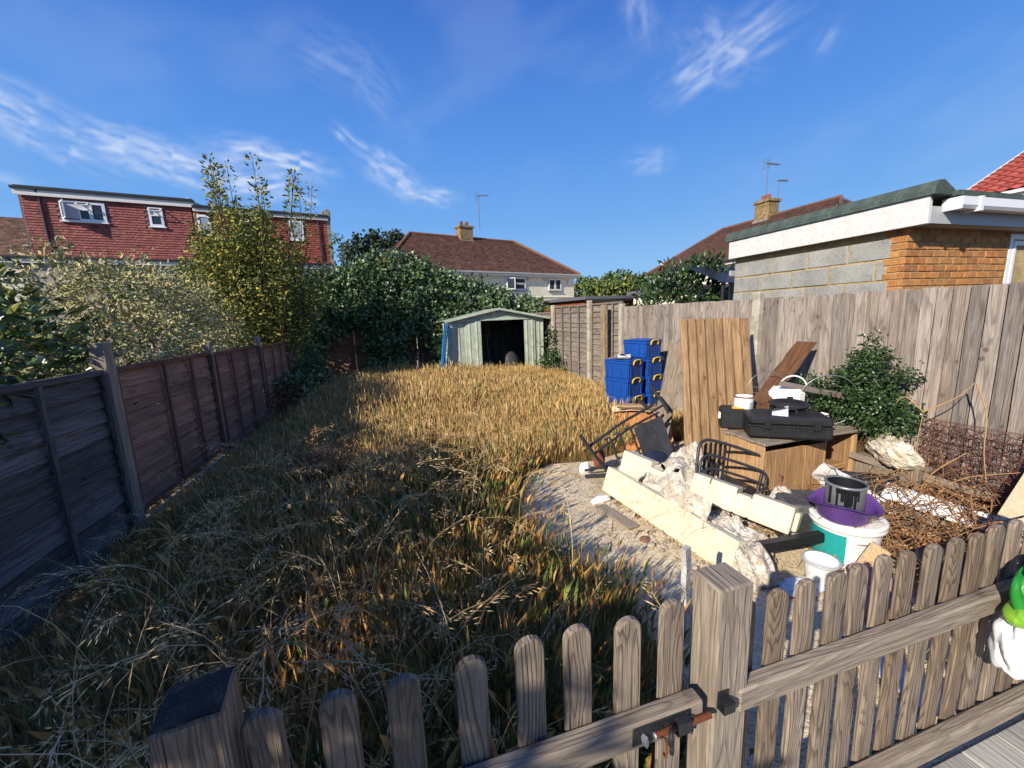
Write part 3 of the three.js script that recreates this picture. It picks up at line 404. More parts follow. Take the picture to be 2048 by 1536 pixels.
// a facade group: origin at p0, local x towards p1, z towards the viewer
function facade(name, label, category, p0, p1, group) { const t = thing(name, label, category, [p0[0], 0, p0[1]], -Math.atan2(p1[1] - p0[1], p1[0] - p0[0]), group); return t; }
{ // red tile-hung house
  const t = facade('red_tiled_house', 'terraced house with red tile-hung dormer storey and white windows', 'house', [-15.3, -22.64], [-3.4, -25.08]);
  part('wall', bx(16.4, 5.0, 7.6, 4.3, 2.5, -3.82), K.dash, t);
  part('render_panel', bx(4.4, 4.85, 0.03, -1.55, 2.43, 0.0), K.render, t);
  part('fascia', cbox(16.6, 0.2, 0.05, 0.005, { g: 0 }), K.fascia, t, [4.3, 4.93, 0.16]);
  part('gutter', bx(16.6, 0.09, 0.12, 4.3, 5.06, 0.22), K.gutter, t);
  // lower roof skirt and the neighbour's brown roof
  const skirt = tileField(0.9, 12.6, 0, 0.34, 0.17, 0.1, () => true, 501); stuffPart(part('skirt_tiles', skirt, MW.rtile[1], t, [0, 5.08, 0.24], [-1.0, 0, 0]));
  part('dormer_block', bx(5.75, 2.6, 5.5, 3.82, 6.28, -2.72), K.lead, t); part('dormer_block', bx(5.95, 2.45, 5.5, 9.7, 6.2, -2.72), K.lead, t);
  const holes = [[2.1, 3.65, 6.6, 7.5], [5.0, 5.65, 6.55, 7.48], [6.85, 7.4, 6.3, 7.3], [8.5, 9.25, 6.3, 7.2], [10.75, 11.5, 6.25, 7.35]], solid = (x, v) => !holes.some((h) => x > h[0] - 0.02 && x < h[1] + 0.02 && v > h[2] - 5.2 && v < h[3] - 5.2);
  stuffPart(part('wall_tiles', tileField(1.0, 6.68, 0, 2.36, 0.17, 0.11, solid, 502, { lift: 0.034, thick: 0.02, spot: 2 }), MW.rtile[0], t, [0, 5.2, 0.035]));
  stuffPart(part('wall_tiles', tileField(6.76, 12.62, 0, 2.2, 0.17, 0.11, solid, 503, { lift: 0.034, thick: 0.02, spot: 2 }), mat(T.tile, { color: C(1.05, 0.85, 0.66) }), t, [0, 5.2, 0.032]));
  part('dormer_fascia', cbox(5.95, 0.24, 0.06, 0.006, { g: 0 }), K.fascia, t, [3.85, 7.68, 0.16]); part('dormer_gutter', bx(6.05, 0.1, 0.12, 3.85, 7.85, 0.2), K.gutter, t);
  part('dormer_fascia', cbox(5.95, 0.16, 0.06, 0.006, { g: 0 }), K.fascia, t, [9.75, 7.48, 0.16]); part('dormer_gutter', bx(5.98, 0.1, 0.12, 9.75, 7.6, 0.2), K.gutter, t);
  part('flat_roof', bx(5.9, 0.06, 5.6, 3.85, 7.93, -2.65), K.felt, t); part('flat_roof', bx(5.9, 0.05, 5.6, 9.75, 7.69, -2.65), K.felt, t);
  part('verge_board', plank(1.0, 0.14, 0.04, rng(5), { edge: 0 }), K.fascia, t, [7.0, 7.72, 0.1], [0, 0, -0.5]);
  windowOn(t, 2.15, 3.6, 6.64, 7.48, { z: 0.05, curtain: true, sashes: [[2.72, 3.1, 6.7, 7.16], [3.12, 3.55, 6.7, 7.42]], open: [[2.2, 6.7, 0.05], 0.5, 0.72, [0, -1.1, 0]] });
  part('open_vent', merge([bx(0.4, 0.04, 0.03, 0, 0, 0), bx(0.4, 0.04, 0.03, 0, -0.22, 0), bx(0.04, 0.2, 0.03, -0.18, -0.11, 0), bx(0.04, 0.2, 0.03, 0.18, -0.11, 0)]), K.upvc, t, [2.9, 7.42, 0.14], [-0.95, 0, 0]);
  windowOn(t, 5.08, 5.6, 6.6, 7.45, { z: 0.05, curtain: true, sashes: [[5.12, 5.56, 6.65, 7.12]] });
  part('open_vent', merge([bx(0.48, 0.04, 0.03, 0, 0, 0), bx(0.48, 0.04, 0.03, 0, -0.24, 0), bx(0.04, 0.2, 0.03, -0.22, -0.12, 0), bx(0.04, 0.2, 0.03, 0.22, -0.12, 0)]), K.upvc, t, [5.34, 7.4, 0.14], [-0.9, 0, 0]);
  windowOn(t, 6.88, 7.38, 6.34, 7.28, { z: 0.05, glass: K.glassPale, sashes: [[6.92, 7.34, 6.4, 7.22]] }); windowOn(t, 8.55, 9.2, 6.34, 7.18, { z: 0.05, glass: K.glassPale, sashes: [[8.6, 9.15, 6.4, 7.12]] }); windowOn(t, 10.8, 11.45, 6.3, 7.32, { z: 0.05, glass: K.glassPale, sashes: [[10.85, 11.4, 6.36, 7.26]] });
  part('downpipe', merge([rod([1.55, 7.8, 0.2], [1.58, 7.55, 0.1], 0.04), rod([1.58, 7.55, 0.1], [1.62, 5.25, 0.1], 0.04)]), K.gutter, t); part('downpipe', rod([12.2, 7.5, 0.12], [12.22, 5.2, 0.12], 0.04), K.gutter, t);
  part('downpipe', merge([rod([0.25, 5.0, 0.22], [0.6, 4.75, 0.1], 0.045), rod([0.6, 4.75, 0.1], [0.62, 2.5, 0.1], 0.045)]), K.gutter, t); part('downpipe', merge([rod([12.3, 5.0, 0.22], [12.4, 4.7, 0.1], 0.045), rod([12.4, 4.7, 0.1], [12.4, 2.0, 0.1], 0.045)]), K.gutter, t);
  part('party_wall', bx(0.22, 3.2, 6.5, 12.72, 6.4, -3.2), K.stone, t); part('end_wall', bx(0.1, 5.2, 7.7, 12.62, 2.55, -3.85), K.dash, t);
  part('parapet_stack', cbox(0.4, 0.5, 0.7, 0.02), K.chim, t, [12.7, 7.75, -0.6]);
  const br = tileField(-3.8, 0.98, 0, 3.0, 0.17, 0.1, () => true, 505); stuffPart(part('roof_tiles', br, mat(T.roof), t, [0, 5.08, 0.2], [-0.85, 0, 0]));
  part('roof_underlay', bx(4.8, 3.0, 0.05, -1.4, 1.5, -0.04), K.lead, t, [0, 5.08, 0.2], [-0.85, 0, 0]);
  const dish = part('satellite_dish', new THREE.SphereGeometry(0.36, 14, 8, 0, 6.3, 0, 0.75).scale(1, 0.5, 1).rotateX(Math.PI / 2), K.grey, t, [2.0, 4.15, 0.12]); void dish;
}
{ // pair of cream houses with a hipped roof
  const t = facade('cream_house', 'cream rendered pair of houses with brown hipped tile roof behind the shed', 'house', [-0.2, -26.0], [15.27, -30.86]);
  const L = 16.2, D = 8.6, e = 0.35;
  part('wall', bx(L - 2 * e, 4.75, D - 2 * e, L / 2, 2.375, -D / 2), K.render, t);
  part('fascia', cbox(L, 0.18, 0.05, 0.005, { g: 0 }), K.fascia, t, [L / 2, 4.86, -0.05]); part('gutter', bx(L, 0.09, 0.11, L / 2, 4.98, 0.03), mat(null, { color: C(0.45, 0.45, 0.44) }), t); part('soffit', bx(L - 0.06, 0.03, 0.35, L / 2, 4.76, -0.22), K.fascia, t);
  // hipped roof: tiles as joined rows on four slopes
  const H = 3.05, run = D / 2, sl = Math.hypot(H, run), hip = 3.55, pitch = Math.atan2(H, run), rm = mat(T.roof, { color: C(1, 0.86, 0.78), bumpScale: 0.02 });
  stuffPart(part('roof_tiles', tileField(0, L, 0, sl, 0.2, 0.12, (x, v) => x > hip * v / sl && x < L - hip * v / sl, 511, { lift: 0.03 }), rm, t, [0, 5.0, 0.02], [pitch - Math.PI / 2, 0, 0]));
  stuffPart(part('roof_tiles', tileField(0, L, 0, sl, 0.2, 0.12, (x, v) => x > hip * v / sl && x < L - hip * v / sl, 512, { lift: 0.03 }).rotateY(Math.PI), rm, t, [L, 5.0, -D - 0.02], [Math.PI / 2 - pitch, 0, 0]));
  const sh = Math.hypot(H, hip), ph = Math.atan2(H, hip);
  const hipG = tileField(-D / 2, D / 2, 0, sh, 0.2, 0.12, (x, v) => Math.abs(x) < (D / 2) * (1 - v / sh), 513, { lift: 0.03 }).rotateX(ph - Math.PI / 2);
  stuffPart(part('roof_tiles', hipG, rm, t, [L + 0.02, 5.0, -D / 2], [0, Math.PI / 2, 0])); stuffPart(part('roof_tiles', hipG, rm, t, [-0.02, 5.0, -D / 2], [0, -Math.PI / 2, 0]));
  { const P = [[0, 4.98, 0], [L, 4.98, 0], [L - hip, 4.98 + H - 0.03, -run], [hip, 4.98 + H - 0.03, -run], [0, 4.98, -D], [L, 4.98, -D]], q = (...i) => i.flatMap((k) => P[k]); part('roof_deck', uvs(fromTris([...q(0, 1, 2, 0, 2, 3, 1, 5, 2, 5, 4, 3, 5, 3, 2, 4, 0, 3, 0, 5, 1, 0, 4, 5)])), K.lead, t); }
  const rid = []; const r = rng(514); const cap = (a, b, n) => { for (let k = 0; k < n; k++) { const u = k / n, v = (k + 1) / n, A = a.map((x, i) => mix(x, b[i], u)), B = a.map((x, i) => mix(x, b[i], v)); rid.push(rod(A, B, 0.11, 0.095 + r() * 0.01, 8)); } };
  cap([hip, 5.03 + H, -run], [L - hip, 5.03 + H, -run], 24); cap([L + 0.02, 5.05, 0.02], [L - hip, 5.05 + H, -run], 18); cap([-0.02, 5.05, 0.02], [hip, 5.05 + H, -run], 18);
  stuffPart(part('ridge_tiles', merge(rid), mat(T.roof, { color: C(1.25, 0.95, 0.6) }), t));
  const ch = part('chimney', cbox(1.15, 1.7, 0.75, 0.03), K.chim, t, [L / 2 - 0.1, 8.05, -run]); part('corbel', cbox(1.3, 0.16, 0.9, 0.02), K.chim, ch, [0, 0.78, 0]); part('flashing', bx(1.25, 0.18, 0.85, 0, -0.32, 0.02), K.stone, ch);
  for (const x of [-0.25, 0.22]) part('chimney_pot', lathe([[0.11, 0], [0.14, 0.05], [0.12, 0.3], [0.15, 0.34], [0.1, 0.36]], 12), mat(T.roof, { color: C(1.1, 0.8, 0.6) }), ch, [x, 0.85, 0]);
  windowOn(t, 9.05, 10.85, 3.75, 4.7, { z: -0.3, sashes: [[9.1, 9.65, 3.82, 4.64], [9.7, 10.8, 3.82, 4.25], [9.7, 10.8, 4.28, 4.64]], sill: K.lead, open: [[9.12, 3.82, 0.06], 0.62, 0.82, [0, -0.7, 0]] });
  windowOn(t, 13.1, 14.4, 3.75, 4.68, { z: -0.3, curtain: true, sashes: [[13.15, 13.72, 3.82, 4.62], [13.78, 14.35, 3.82, 4.62]], sill: K.lead });
  windowOn(t, 4.0, 5.7, 3.75, 4.65, { z: -0.3, glass: K.glassPale, sashes: [[4.05, 4.85, 3.82, 4.6], [4.9, 5.65, 3.82, 4.6]] });
  windowOn(t, 11.6, 13.3, 1.2, 2.35, { z: -0.3, sashes: [[11.66, 13.24, 1.26, 2.29]] });
  part('downpipe', rod([7.05, 4.9, -0.27], [7.05, 0.2, -0.27], 0.05), K.gutter, t); part('alarm_box', cbox(0.28, 0.36, 0.1, 0.03), K.upvc, t, [15.3, 4.45, -0.28]);
  for (const x of [11.1, 12.75]) part('vent', new THREE.CylinderGeometry(0.09, 0.09, 0.1, 12).rotateX(Math.PI / 2), K.grey, t, [x, 4.6, -0.29]);
  part('string_course', cbox(8.6, 0.06, 0.05, 0.01), K.render, t, [11.3, 3.25, -0.32]);
}
// television aerials: a mast, a boom and cross rods
const AG = mat(null, { color: C(0.13, 0.13, 0.14), roughness: 0.5 });
function aerial(label, [x, y, z], mast, turn, boom, n, tilt, grid) {
  const t = thing('television_aerial', label, 'aerial', [x, y, z], turn, 'television aerials');
  part('mast', rod([0, 0, 0], [0, mast, 0], 0.03, 0.022), AG, t); part('boom', rod([-boom * 0.15, mast - 0.03, 0], [boom, mast - 0.03 + tilt, 0], 0.018), AG, t);
  for (let k = 0; k < n; k++) { const u = mix(-0.1, 1, k / (n - 1)), px = boom * u, py = mast - 0.03 + tilt * Math.max(0, u); part('cross_rod', rod([px, py + 0.02, -0.16], [px, py + 0.02, 0.16], 0.012, 0.012, 5), AG, t); part('cross_rod', rod([px, py - 0.09, 0], [px, py + 0.09, 0], 0.012, 0.012, 5), AG, t); }
  if (grid) part('reflector', merge([-0.3, -0.15, 0, 0.15, 0.3].map((q) => rod([-boom * 0.15, mast - 0.03 + q, -0.25], [-boom * 0.15, mast - 0.03 + q, 0.25], 0.012, 0.012, 5)).concat([-0.25, 0.25].map((q) => rod([-boom * 0.15, mast - 0.36, q], [-boom * 0.15, mast + 0.3, q], 0.012, 0.012, 5)))), AG, t);
}
{ // brick extension with grey block side wall, beyond the right fence
  const X = 5.4, z0 = -5.32, z1 = -3.08, top = 2.64;
  const t = thing('block_extension', 'single storey extension with grey block side wall and tan brick end', 'extension', [0, 0, 0]);
  part('core', bx(4.0, top, z1 - z0 + 0.02, X + 1.977, top / 2, (z0 + z1) / 2 + 0.005), K.mortar, t);
  const r = rng(521), ch = 0.232, bw = 0.5; // blocks and their joints
  for (let k = 4; k < 12; k++) { const y = 0.0 + k * ch; if (y + ch > top + 0.02) break; let z = z0 + (k % 2 ? 0 : -bw / 2 - 0.06); while (z < z1 - 0.17) { const a = Math.max(z0, z), b = Math.min(z + bw - 0.022, z1 - 0.12 - (k % 2) * 0.05); if (b - a > 0.06) part('block', cbox(0.05, ch - 0.022, b - a, 0.006, { g: 2, ou: r() * 4, ov: r() * 4 }), pick(MW.block, r), t, [X - 0.012 + (r() - 0.5) * 0.008, y + ch / 2, (a + b) / 2]); z += bw; } }
  // bricks on the end wall and toothed round the corner
  const bh = 0.0775; for (let k = 21; k < 34; k++) {
    const y = k * bh; if (y + bh > top + 0.01) break; let x = X - 0.034 + (k % 2 ? -0.115 : 0);
    while (x < 7.15) { const a = Math.max(X - 0.034, x), b = Math.min(x + 0.217, 7.15); if (b - a > 0.03) part('brick', cbox(b - a, bh - 0.012, 0.06, 0.004, { g: 0, ou: r() * 4, ov: r() * 4 }), pick(MW.brick, r), t, [(a + b) / 2, y + bh / 2, z1 - 0.004 + (r() - 0.5) * 0.005]); x += 0.229; }
    const d = k % 2 ? 0.15 : 0.1; part('brick', cbox(0.06, bh - 0.012, d, 0.004, { g: 2, ou: r() * 4 }), pick(MW.brick, r), t, [X - 0.004, y + bh / 2, z1 - 0.036 - d / 2]);
  }
  part('side_fascia', cbox(0.025, 0.27, 2.5, 0.004, { g: 2 }), K.fascia, t, [X - 0.13, 2.755, -4.1]);
  part('soffit', bx(0.2, 0.02, 2.45, X - 0.02, 2.66, -4.1), K.fascia, t);
  const up = uvs(new THREE.ExtrudeGeometry(new THREE.Shape([[-0.02, 0], [0.34, 0], [0.34, 0.02], [0.1, 0.14], [0.02, 0.13], [-0.02, 0.05]].map((p) => new THREE.Vector2(...p))), { depth: 2.6, bevelEnabled: false }), 2);
  part('felt_upstand', up, K.felt, t, [X - 0.15, 2.89, -5.4]);
  for (const z of [-4.7, -3.75]) part('felt_lap', bx(0.37, 0.145, 0.012, 0, 0, 0), K.felt, t, [X + 0.02, 2.965, z], [0, 0.1, 0]);
  part('flat_roof', bx(4.0, 0.05, 2.7, X + 2.1, 2.9, -4.1), K.felt, t);
  part('front_fascia', cbox(3.4, 0.17, 0.03, 0.004, { g: 0 }), K.grey, t, [X + 1.62, 2.71, z1 + 0.2]); part('front_soffit', bx(3.4, 0.02, 0.24, X + 1.62, 2.635, z1 + 0.09), K.grey, t);
  part('corner_box', cbox(0.05, 0.25, 0.35, 0.006), K.fascia, t, [X - 0.105, 2.745, z1 + 0.05]);
  { const s = new THREE.Shape([[0, 0.1], [-0.02, 0.1], [-0.02, 0.02], [0.0, -0.01], [0.09, -0.01], [0.12, 0.03], [0.12, 0.1], [0.1, 0.1], [0.1, 0.04], [0.08, 0.015], [0.02, 0.015], [0, 0.04]].map((p) => new THREE.Vector2(...p))); part('gutter', uvs(new THREE.ExtrudeGeometry(s, { depth: 3.2, bevelEnabled: false }).rotateY(Math.PI / 2), 0), K.upvc, t, [X + 0.12, 2.76, z1 + 0.34]); part('gutter_end', cbox(0.02, 0.12, 0.16, 0.004), K.upvc, t, [X + 0.11, 2.8, z1 + 0.28]); part('gutter_bracket', bx(0.05, 0.14, 0.16, 0, 0, 0), K.upvc, t, [X + 0.4, 2.8, z1 + 0.29]); }
  const w = windowOn(t, 7.17, 8.6, 1.0, 2.6, { z: z1 - 0.03, sashes: [[7.24, 8.5, 1.08, 2.52]] }); void w;
}
{ // brown-roofed house beyond the extension
  const t = thing('brown_roof_house', 'house with long brown tile roof and brick chimney behind the block extension', 'house', [22.0, 0, -23.5], -Math.PI / 2);
  // local x runs along the eave towards the back garden's near end, z faces the gardens
  const L = 16.4, D = 9.6, H = 3.25, run = D / 2, sl = Math.hypot(H, run), hip = 3.6, pitch = Math.atan2(H, run), rm = mat(T.roof, { color: C(0.95, 0.82, 0.76), bumpScale: 0.02 });
  part('wall', bx(L - 0.7, 4.8, D - 0.7, 0, 2.4, -D / 2), K.render, t);
  stuffPart(part('roof_tiles', tileField(-L / 2, L / 2, 0, sl, 0.2, 0.12, (x, v) => Math.abs(x) < L / 2 - hip * v / sl, 531, { lift: 0.03 }), rm, t, [0, 5.0, 0.02], [pitch - Math.PI / 2, 0, 0]));
  const sh = Math.hypot(H, hip), ph = Math.atan2(H, hip), hipG = tileField(-D / 2, D / 2, 0, sh, 0.2, 0.12, (x, v) => Math.abs(x) < (D / 2) * (1 - v / sh), 533, { lift: 0.03 }).rotateX(ph - Math.PI / 2);
  stuffPart(part('roof_tiles', hipG, rm, t, [L / 2 + 0.02, 5.0, -D / 2], [0, Math.PI / 2, 0])); stuffPart(part('roof_tiles', hipG, rm, t, [-L / 2 - 0.02, 5.0, -D / 2], [0, -Math.PI / 2, 0]));
  { const P = [[-L / 2, 4.98, 0], [L / 2, 4.98, 0], [L / 2 - hip, 4.95 + H, -run], [-L / 2 + hip, 4.95 + H, -run], [-L / 2, 4.98, -D], [L / 2, 4.98, -D]], q = (...i) => i.flatMap((k) => P[k]); part('roof_deck', uvs(fromTris([...q(0, 1, 2, 0, 2, 3, 1, 5, 2, 5, 4, 3, 5, 3, 2, 4, 0, 3, 0, 5, 1, 0, 4, 5)])), K.lead, t); }
  part('ridge', rod([-L / 2 + hip, 5.03 + H, -run], [L / 2 - hip, 5.03 + H, -run], 0.11, 0.11, 8), rm, t); part('hip_ridge', rod([-L / 2, 5.03, 0], [-L / 2 + hip, 5.03 + H, -run], 0.1, 0.1, 8), rm, t); part('hip_ridge', rod([L / 2, 5.03, 0], [L / 2 - hip, 5.03 + H, -run], 0.1, 0.1, 8), rm, t);
  part('fascia', bx(L, 0.18, 0.05, 0, 4.86, -0.03), K.fascia, t); part('gutter', bx(L, 0.1, 0.12, 0, 4.97, 0.06), K.gutter, t);
  const ch = part('chimney', cbox(1.15, 2.2, 1.0, 0.03), K.chim, t, [-0.6, 8.35, -run - 0.1]); part('corbel', cbox(1.35, 0.2, 1.2, 0.02), K.chim, ch, [0, 1.0, 0]); part('flashing', bx(1.25, 0.2, 1.1, 0, -0.35, 0.05), K.stone, ch);
  for (const x of [-0.3, 0.1]) part('chimney_pot', lathe([[0.15, 0], [0.17, 0.06], [0.13, 0.34], [0.16, 0.4], [0.12, 0.42]], 12), mat(T.tile, { color: C(1.1, 0.8, 0.7) }), ch, [x, 1.08, 0]);
  aerial('taller of two aerials on the chimney behind the block extension', [26.9, 9.4, -24.2], 2.6, 0.2, 1.35, 12, 0.1, true);
  aerial('shorter of two aerials on the chimney behind the block extension', [27.2, 9.3, -23.5], 1.35, 0.2, 1.05, 10, 0.12, false);
  aerial('single aerial on the chimney of the cream houses', [7.55, 8.9, -33.15], 2.5, 0.35, 0.95, 7, 0.2, true);
}
{ // corner of a red-roofed house at the far right
  const t = thing('red_roof_house', 'corner of a house with bright red interlocking roof tiles beyond the brick wall', 'house', [18.2, 0, -9.2], -Math.PI / 2);
  part('wall', bx(6.5, 4.7, 7, 3.4, 2.35, -3.9), K.render, t);
  const q = new THREE.Group(); q.name = 'roof'; t.add(q); q.position.set(0, 5.02, 0.1); q.rotation.set(-Math.PI / 2 + 0.47, 0, 0);
  const r = rng(541), tg = [0, 1].map(() => { const pos = [], P = (i) => [mix(-0.155, 0.155, i / 6), 0.03 * Math.sin(i / 6 * Math.PI * 2)]; for (let i = 0; i < 6; i++) { const [a, za] = P(i), [b, zb] = P(i + 1); pos.push(a, 0, za + 0.05, b, 0, zb + 0.05, b, 0.36, zb, a, 0, za + 0.05, b, 0.36, zb, a, 0.36, za, a, 0, za + 0.02, b, 0, zb + 0.02, b, 0, zb + 0.05, a, 0, za + 0.02, b, 0, zb + 0.05, a, 0, za + 0.05); } return uvs(fromTris(pos), 1, r(), r()); });
  const mt = tint(T.tile, { roughness: 0.75 }, [1.3, 0.85, 0.7], [1.15, 0.72, 0.58], [1.4, 0.95, 0.8]);
  for (let j = 0; j < 13; j++) for (let i = 0; i < 14; i++) part('roof_tile', tg[i % 2], pick(mt, r), q, [0.16 + i * 0.305, j * 0.33, 0.02]);
  part('roof_deck', bx(4.4, 4.4, 0.03, 2.2, 2.2, -0.03), K.lead, q); part('verge', bx(0.05, 4.4, 0.14, -0.03, 2.2, 0.0), K.fascia, q);
  part('fascia', bx(4.6, 0.18, 0.04, 2.2, 4.86, 0.05), K.fascia, t); part('gutter', bx(4.6, 0.09, 0.1, 2.2, 4.96, 0.13), K.upvc, t);
}
{ // low brick outbuilding and a bungalow's rear addition beyond the right fence
  const t = thing('brick_outbuilding', 'low brick outbuilding with flat dark roof beyond the grey lap panels', 'outbuilding', [7.4, 0, -13.2], 0.12);
  part('wall', bx(3.6, 2.25, 3.2, 0, 1.12, 0), mat(T.brick, { color: C(0.62, 0.34, 0.24) }), t); part('roof', bx(3.9, 0.1, 3.6, 0, 2.32, 0.05), K.lead, t); part('fascia', bx(3.9, 0.08, 0.04, 0, 2.24, 1.86), K.gutter, t);
  const b = thing('rear_porch', 'small cream rear porch with dark flat roof behind the glossy dark shrub', 'porch', [8.3, 0, -9.8], 0.1);
  part('wall', bx(2.0, 2.3, 2.4, 0, 1.15, 0), K.render, b); part('roof', bx(2.3, 0.12, 2.7, 0, 2.4, 0), K.lead, b); part('gutter', bx(2.3, 0.08, 0.1, 0, 2.36, 1.38), K.gutter, b);
  const c = thing('dark_canopy', 'dark sheeted canopy against the end of the block wall', 'canopy', [6.3, 0, -6.6], 0);
  part('sheet', uvs(new THREE.PlaneGeometry(1.2, 1.1, 6, 4).rotateX(-1.2)), K.gutter, c, [0, 2.5, 0.2]); part('panel', bx(0.5, 0.7, 0.05, 0.2, 2.2, 0.3), K.grey, c); for (const x of [-0.5, 0.5]) part('leg', rod([x, 0, 0.6], [x, 2.35, 0.6], 0.03), K.gutter, c);
}
{ // grey glazed lean-to roof low at the far left
  const t = thing('glazed_lean_to', 'grey glazed lean-to roof peeping over the hedge at the photograph\'s left border', 'lean-to', [-9.2, 0, -9.6], 0.2);
  part('roof', bx(3.2, 0.05, 2.2, 0, 2.35, 0), K.glassPale, t, [0, 0, 0], [0.0, 0, 0]); part('gutter', bx(3.3, 0.12, 0.1, 0, 2.3, 1.12), K.upvc, t); part('wall', bx(3.0, 2.2, 2.0, 0, 1.1, 0), K.grey, t);
}
// ---------- metal shed ----------
// ribbed sheet: local x along, y up, ribs stand out in z
function ribbed(w, h, pitch = 0.26, rib = 0.03, dep = 0.014, th = 0.004) {
  const pts = [[0, 0]]; for (let x = pitch * 0.5; x < w - 0.04; x += pitch) pts.push([x - rib, 0], [x - rib * 0.5, dep], [x + rib * 0.5, dep], [x + rib, 0]); pts.push([w, 0]);
  const s = new THREE.Shape(pts.map((p) => new THREE.Vector2(...p)).concat(pts.reverse().map(([x, z]) => new THREE.Vector2(x, z - th))));
  const g = new THREE.ExtrudeGeometry(s, { depth: h, bevelEnabled: false }); g.rotateX(-Math.PI / 2); // shape y (rib) -> -z ... turned so ribs face +z
  g.scale(1, 1, -1); const q = g.toNonIndexed ? flip(g.index ? g.toNonIndexed() : g) : g; q.computeVertexNormals(); return uvs(q, 1);
}
{
  const t = thing('metal_shed', 'pale green metal garden shed with its doors open', 'shed', [1.5, 0, -11.15]);
  const W = 2.78, D = 1.9, E = 1.78;
  part('wall_sheet', ribbed(0.92, E, 0.2), K.metal, t, [0, 0.02, 0]); part('door', ribbed(0.42, E - 0.08, 0.2), K.metal, t, [0.5, 0.05, 0.03], [0, -0.06, 0]);
  part('wall_sheet', ribbed(0.56, E, 0.18), K.metal, t, [W - 0.56, 0.02, 0]); part('door', ribbed(0.34, E - 0.08, 0.17), K.metal, t, [W - 0.58, 0.05, 0.028]);
  part('side_wall', ribbed(D, E, 0.2), K.metal, t, [0, 0.02, -D], [0, -Math.PI / 2, 0]); part('side_wall', ribbed(D, E, 0.2), K.metal, t, [W, 0.02, 0], [0, Math.PI / 2, 0]);
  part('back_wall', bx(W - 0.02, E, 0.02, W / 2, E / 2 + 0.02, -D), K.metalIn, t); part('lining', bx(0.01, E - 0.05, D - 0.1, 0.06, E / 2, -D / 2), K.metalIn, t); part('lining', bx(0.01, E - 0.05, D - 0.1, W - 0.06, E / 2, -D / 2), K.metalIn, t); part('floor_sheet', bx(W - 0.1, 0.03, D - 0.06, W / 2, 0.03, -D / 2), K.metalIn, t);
  // gable, eaves trim and two roof slopes
  const gab = (z) => uvs(new THREE.ExtrudeGeometry(new THREE.Shape([[0, 0], [W, 0], [W / 2 + 0.06, 0.29]].map((p) => new THREE.Vector2(...p))), { depth: 0.012, bevelEnabled: false }).translate(0, E, z), 1);
  part('gable', gab(0.01), K.metal, t); part('gable', gab(-D), K.metal, t); part('lintel', cbox(W, 0.05, 0.05, 0.004, { g: 0 }), K.metal, t, [W / 2, E + 0.0, 0.03]);
  for (const x of [W / 2 - 0.45, W / 2 + 0.5]) part('gable_seam', bx(0.03, 0.17, 0.006, 0, 0, 0), K.metal, t, [x, E + 0.1, 0.026]);
  part('bolt_head', new THREE.SphereGeometry(0.018, 8, 6), K.galv, t, [W / 2 + 0.05, E + 0.19, 0.026]);
  for (const sgn of [-1, 1]) {
    const wd = Math.hypot(W / 2 + 0.14, 0.31), a = Math.atan2(0.31, W / 2 + 0.14);
    const rf = ribbed(D + 0.3, wd, 0.3, 0.03, 0.014); rf.rotateX(-Math.PI / 2).rotateY(Math.PI / 2); // x along depth, lying flat
    const o = part('roof_sheet', bx(wd, 0.012, D + 0.3, wd / 2, 0, 0, 0), K.metal, t, [W / 2 + 0.05, E + 0.31, -D / 2 + 0.02], [0, sgn > 0 ? 0 : Math.PI, -a]); o.rotation.set(0, sgn > 0 ? 0 : Math.PI, sgn > 0 ? -a : -a, 'YXZ'); void rf;
    part('verge_trim', cbox(wd, 0.06, 0.03, 0.004, { g: 0 }), K.metal, o, [wd / 2, -0.018, (D + 0.3) / 2 * (sgn > 0 ? 1 : -1)]);
  }
  part('corner_trim', cbox(0.05, E, 0.05, 0.006, { base: true }), K.metal, t, [0.0, 0.02, 0.0]); part('corner_trim', cbox(0.05, E, 0.05, 0.006, { base: true }), K.metal, t, [W, 0.02, 0.0]);
}
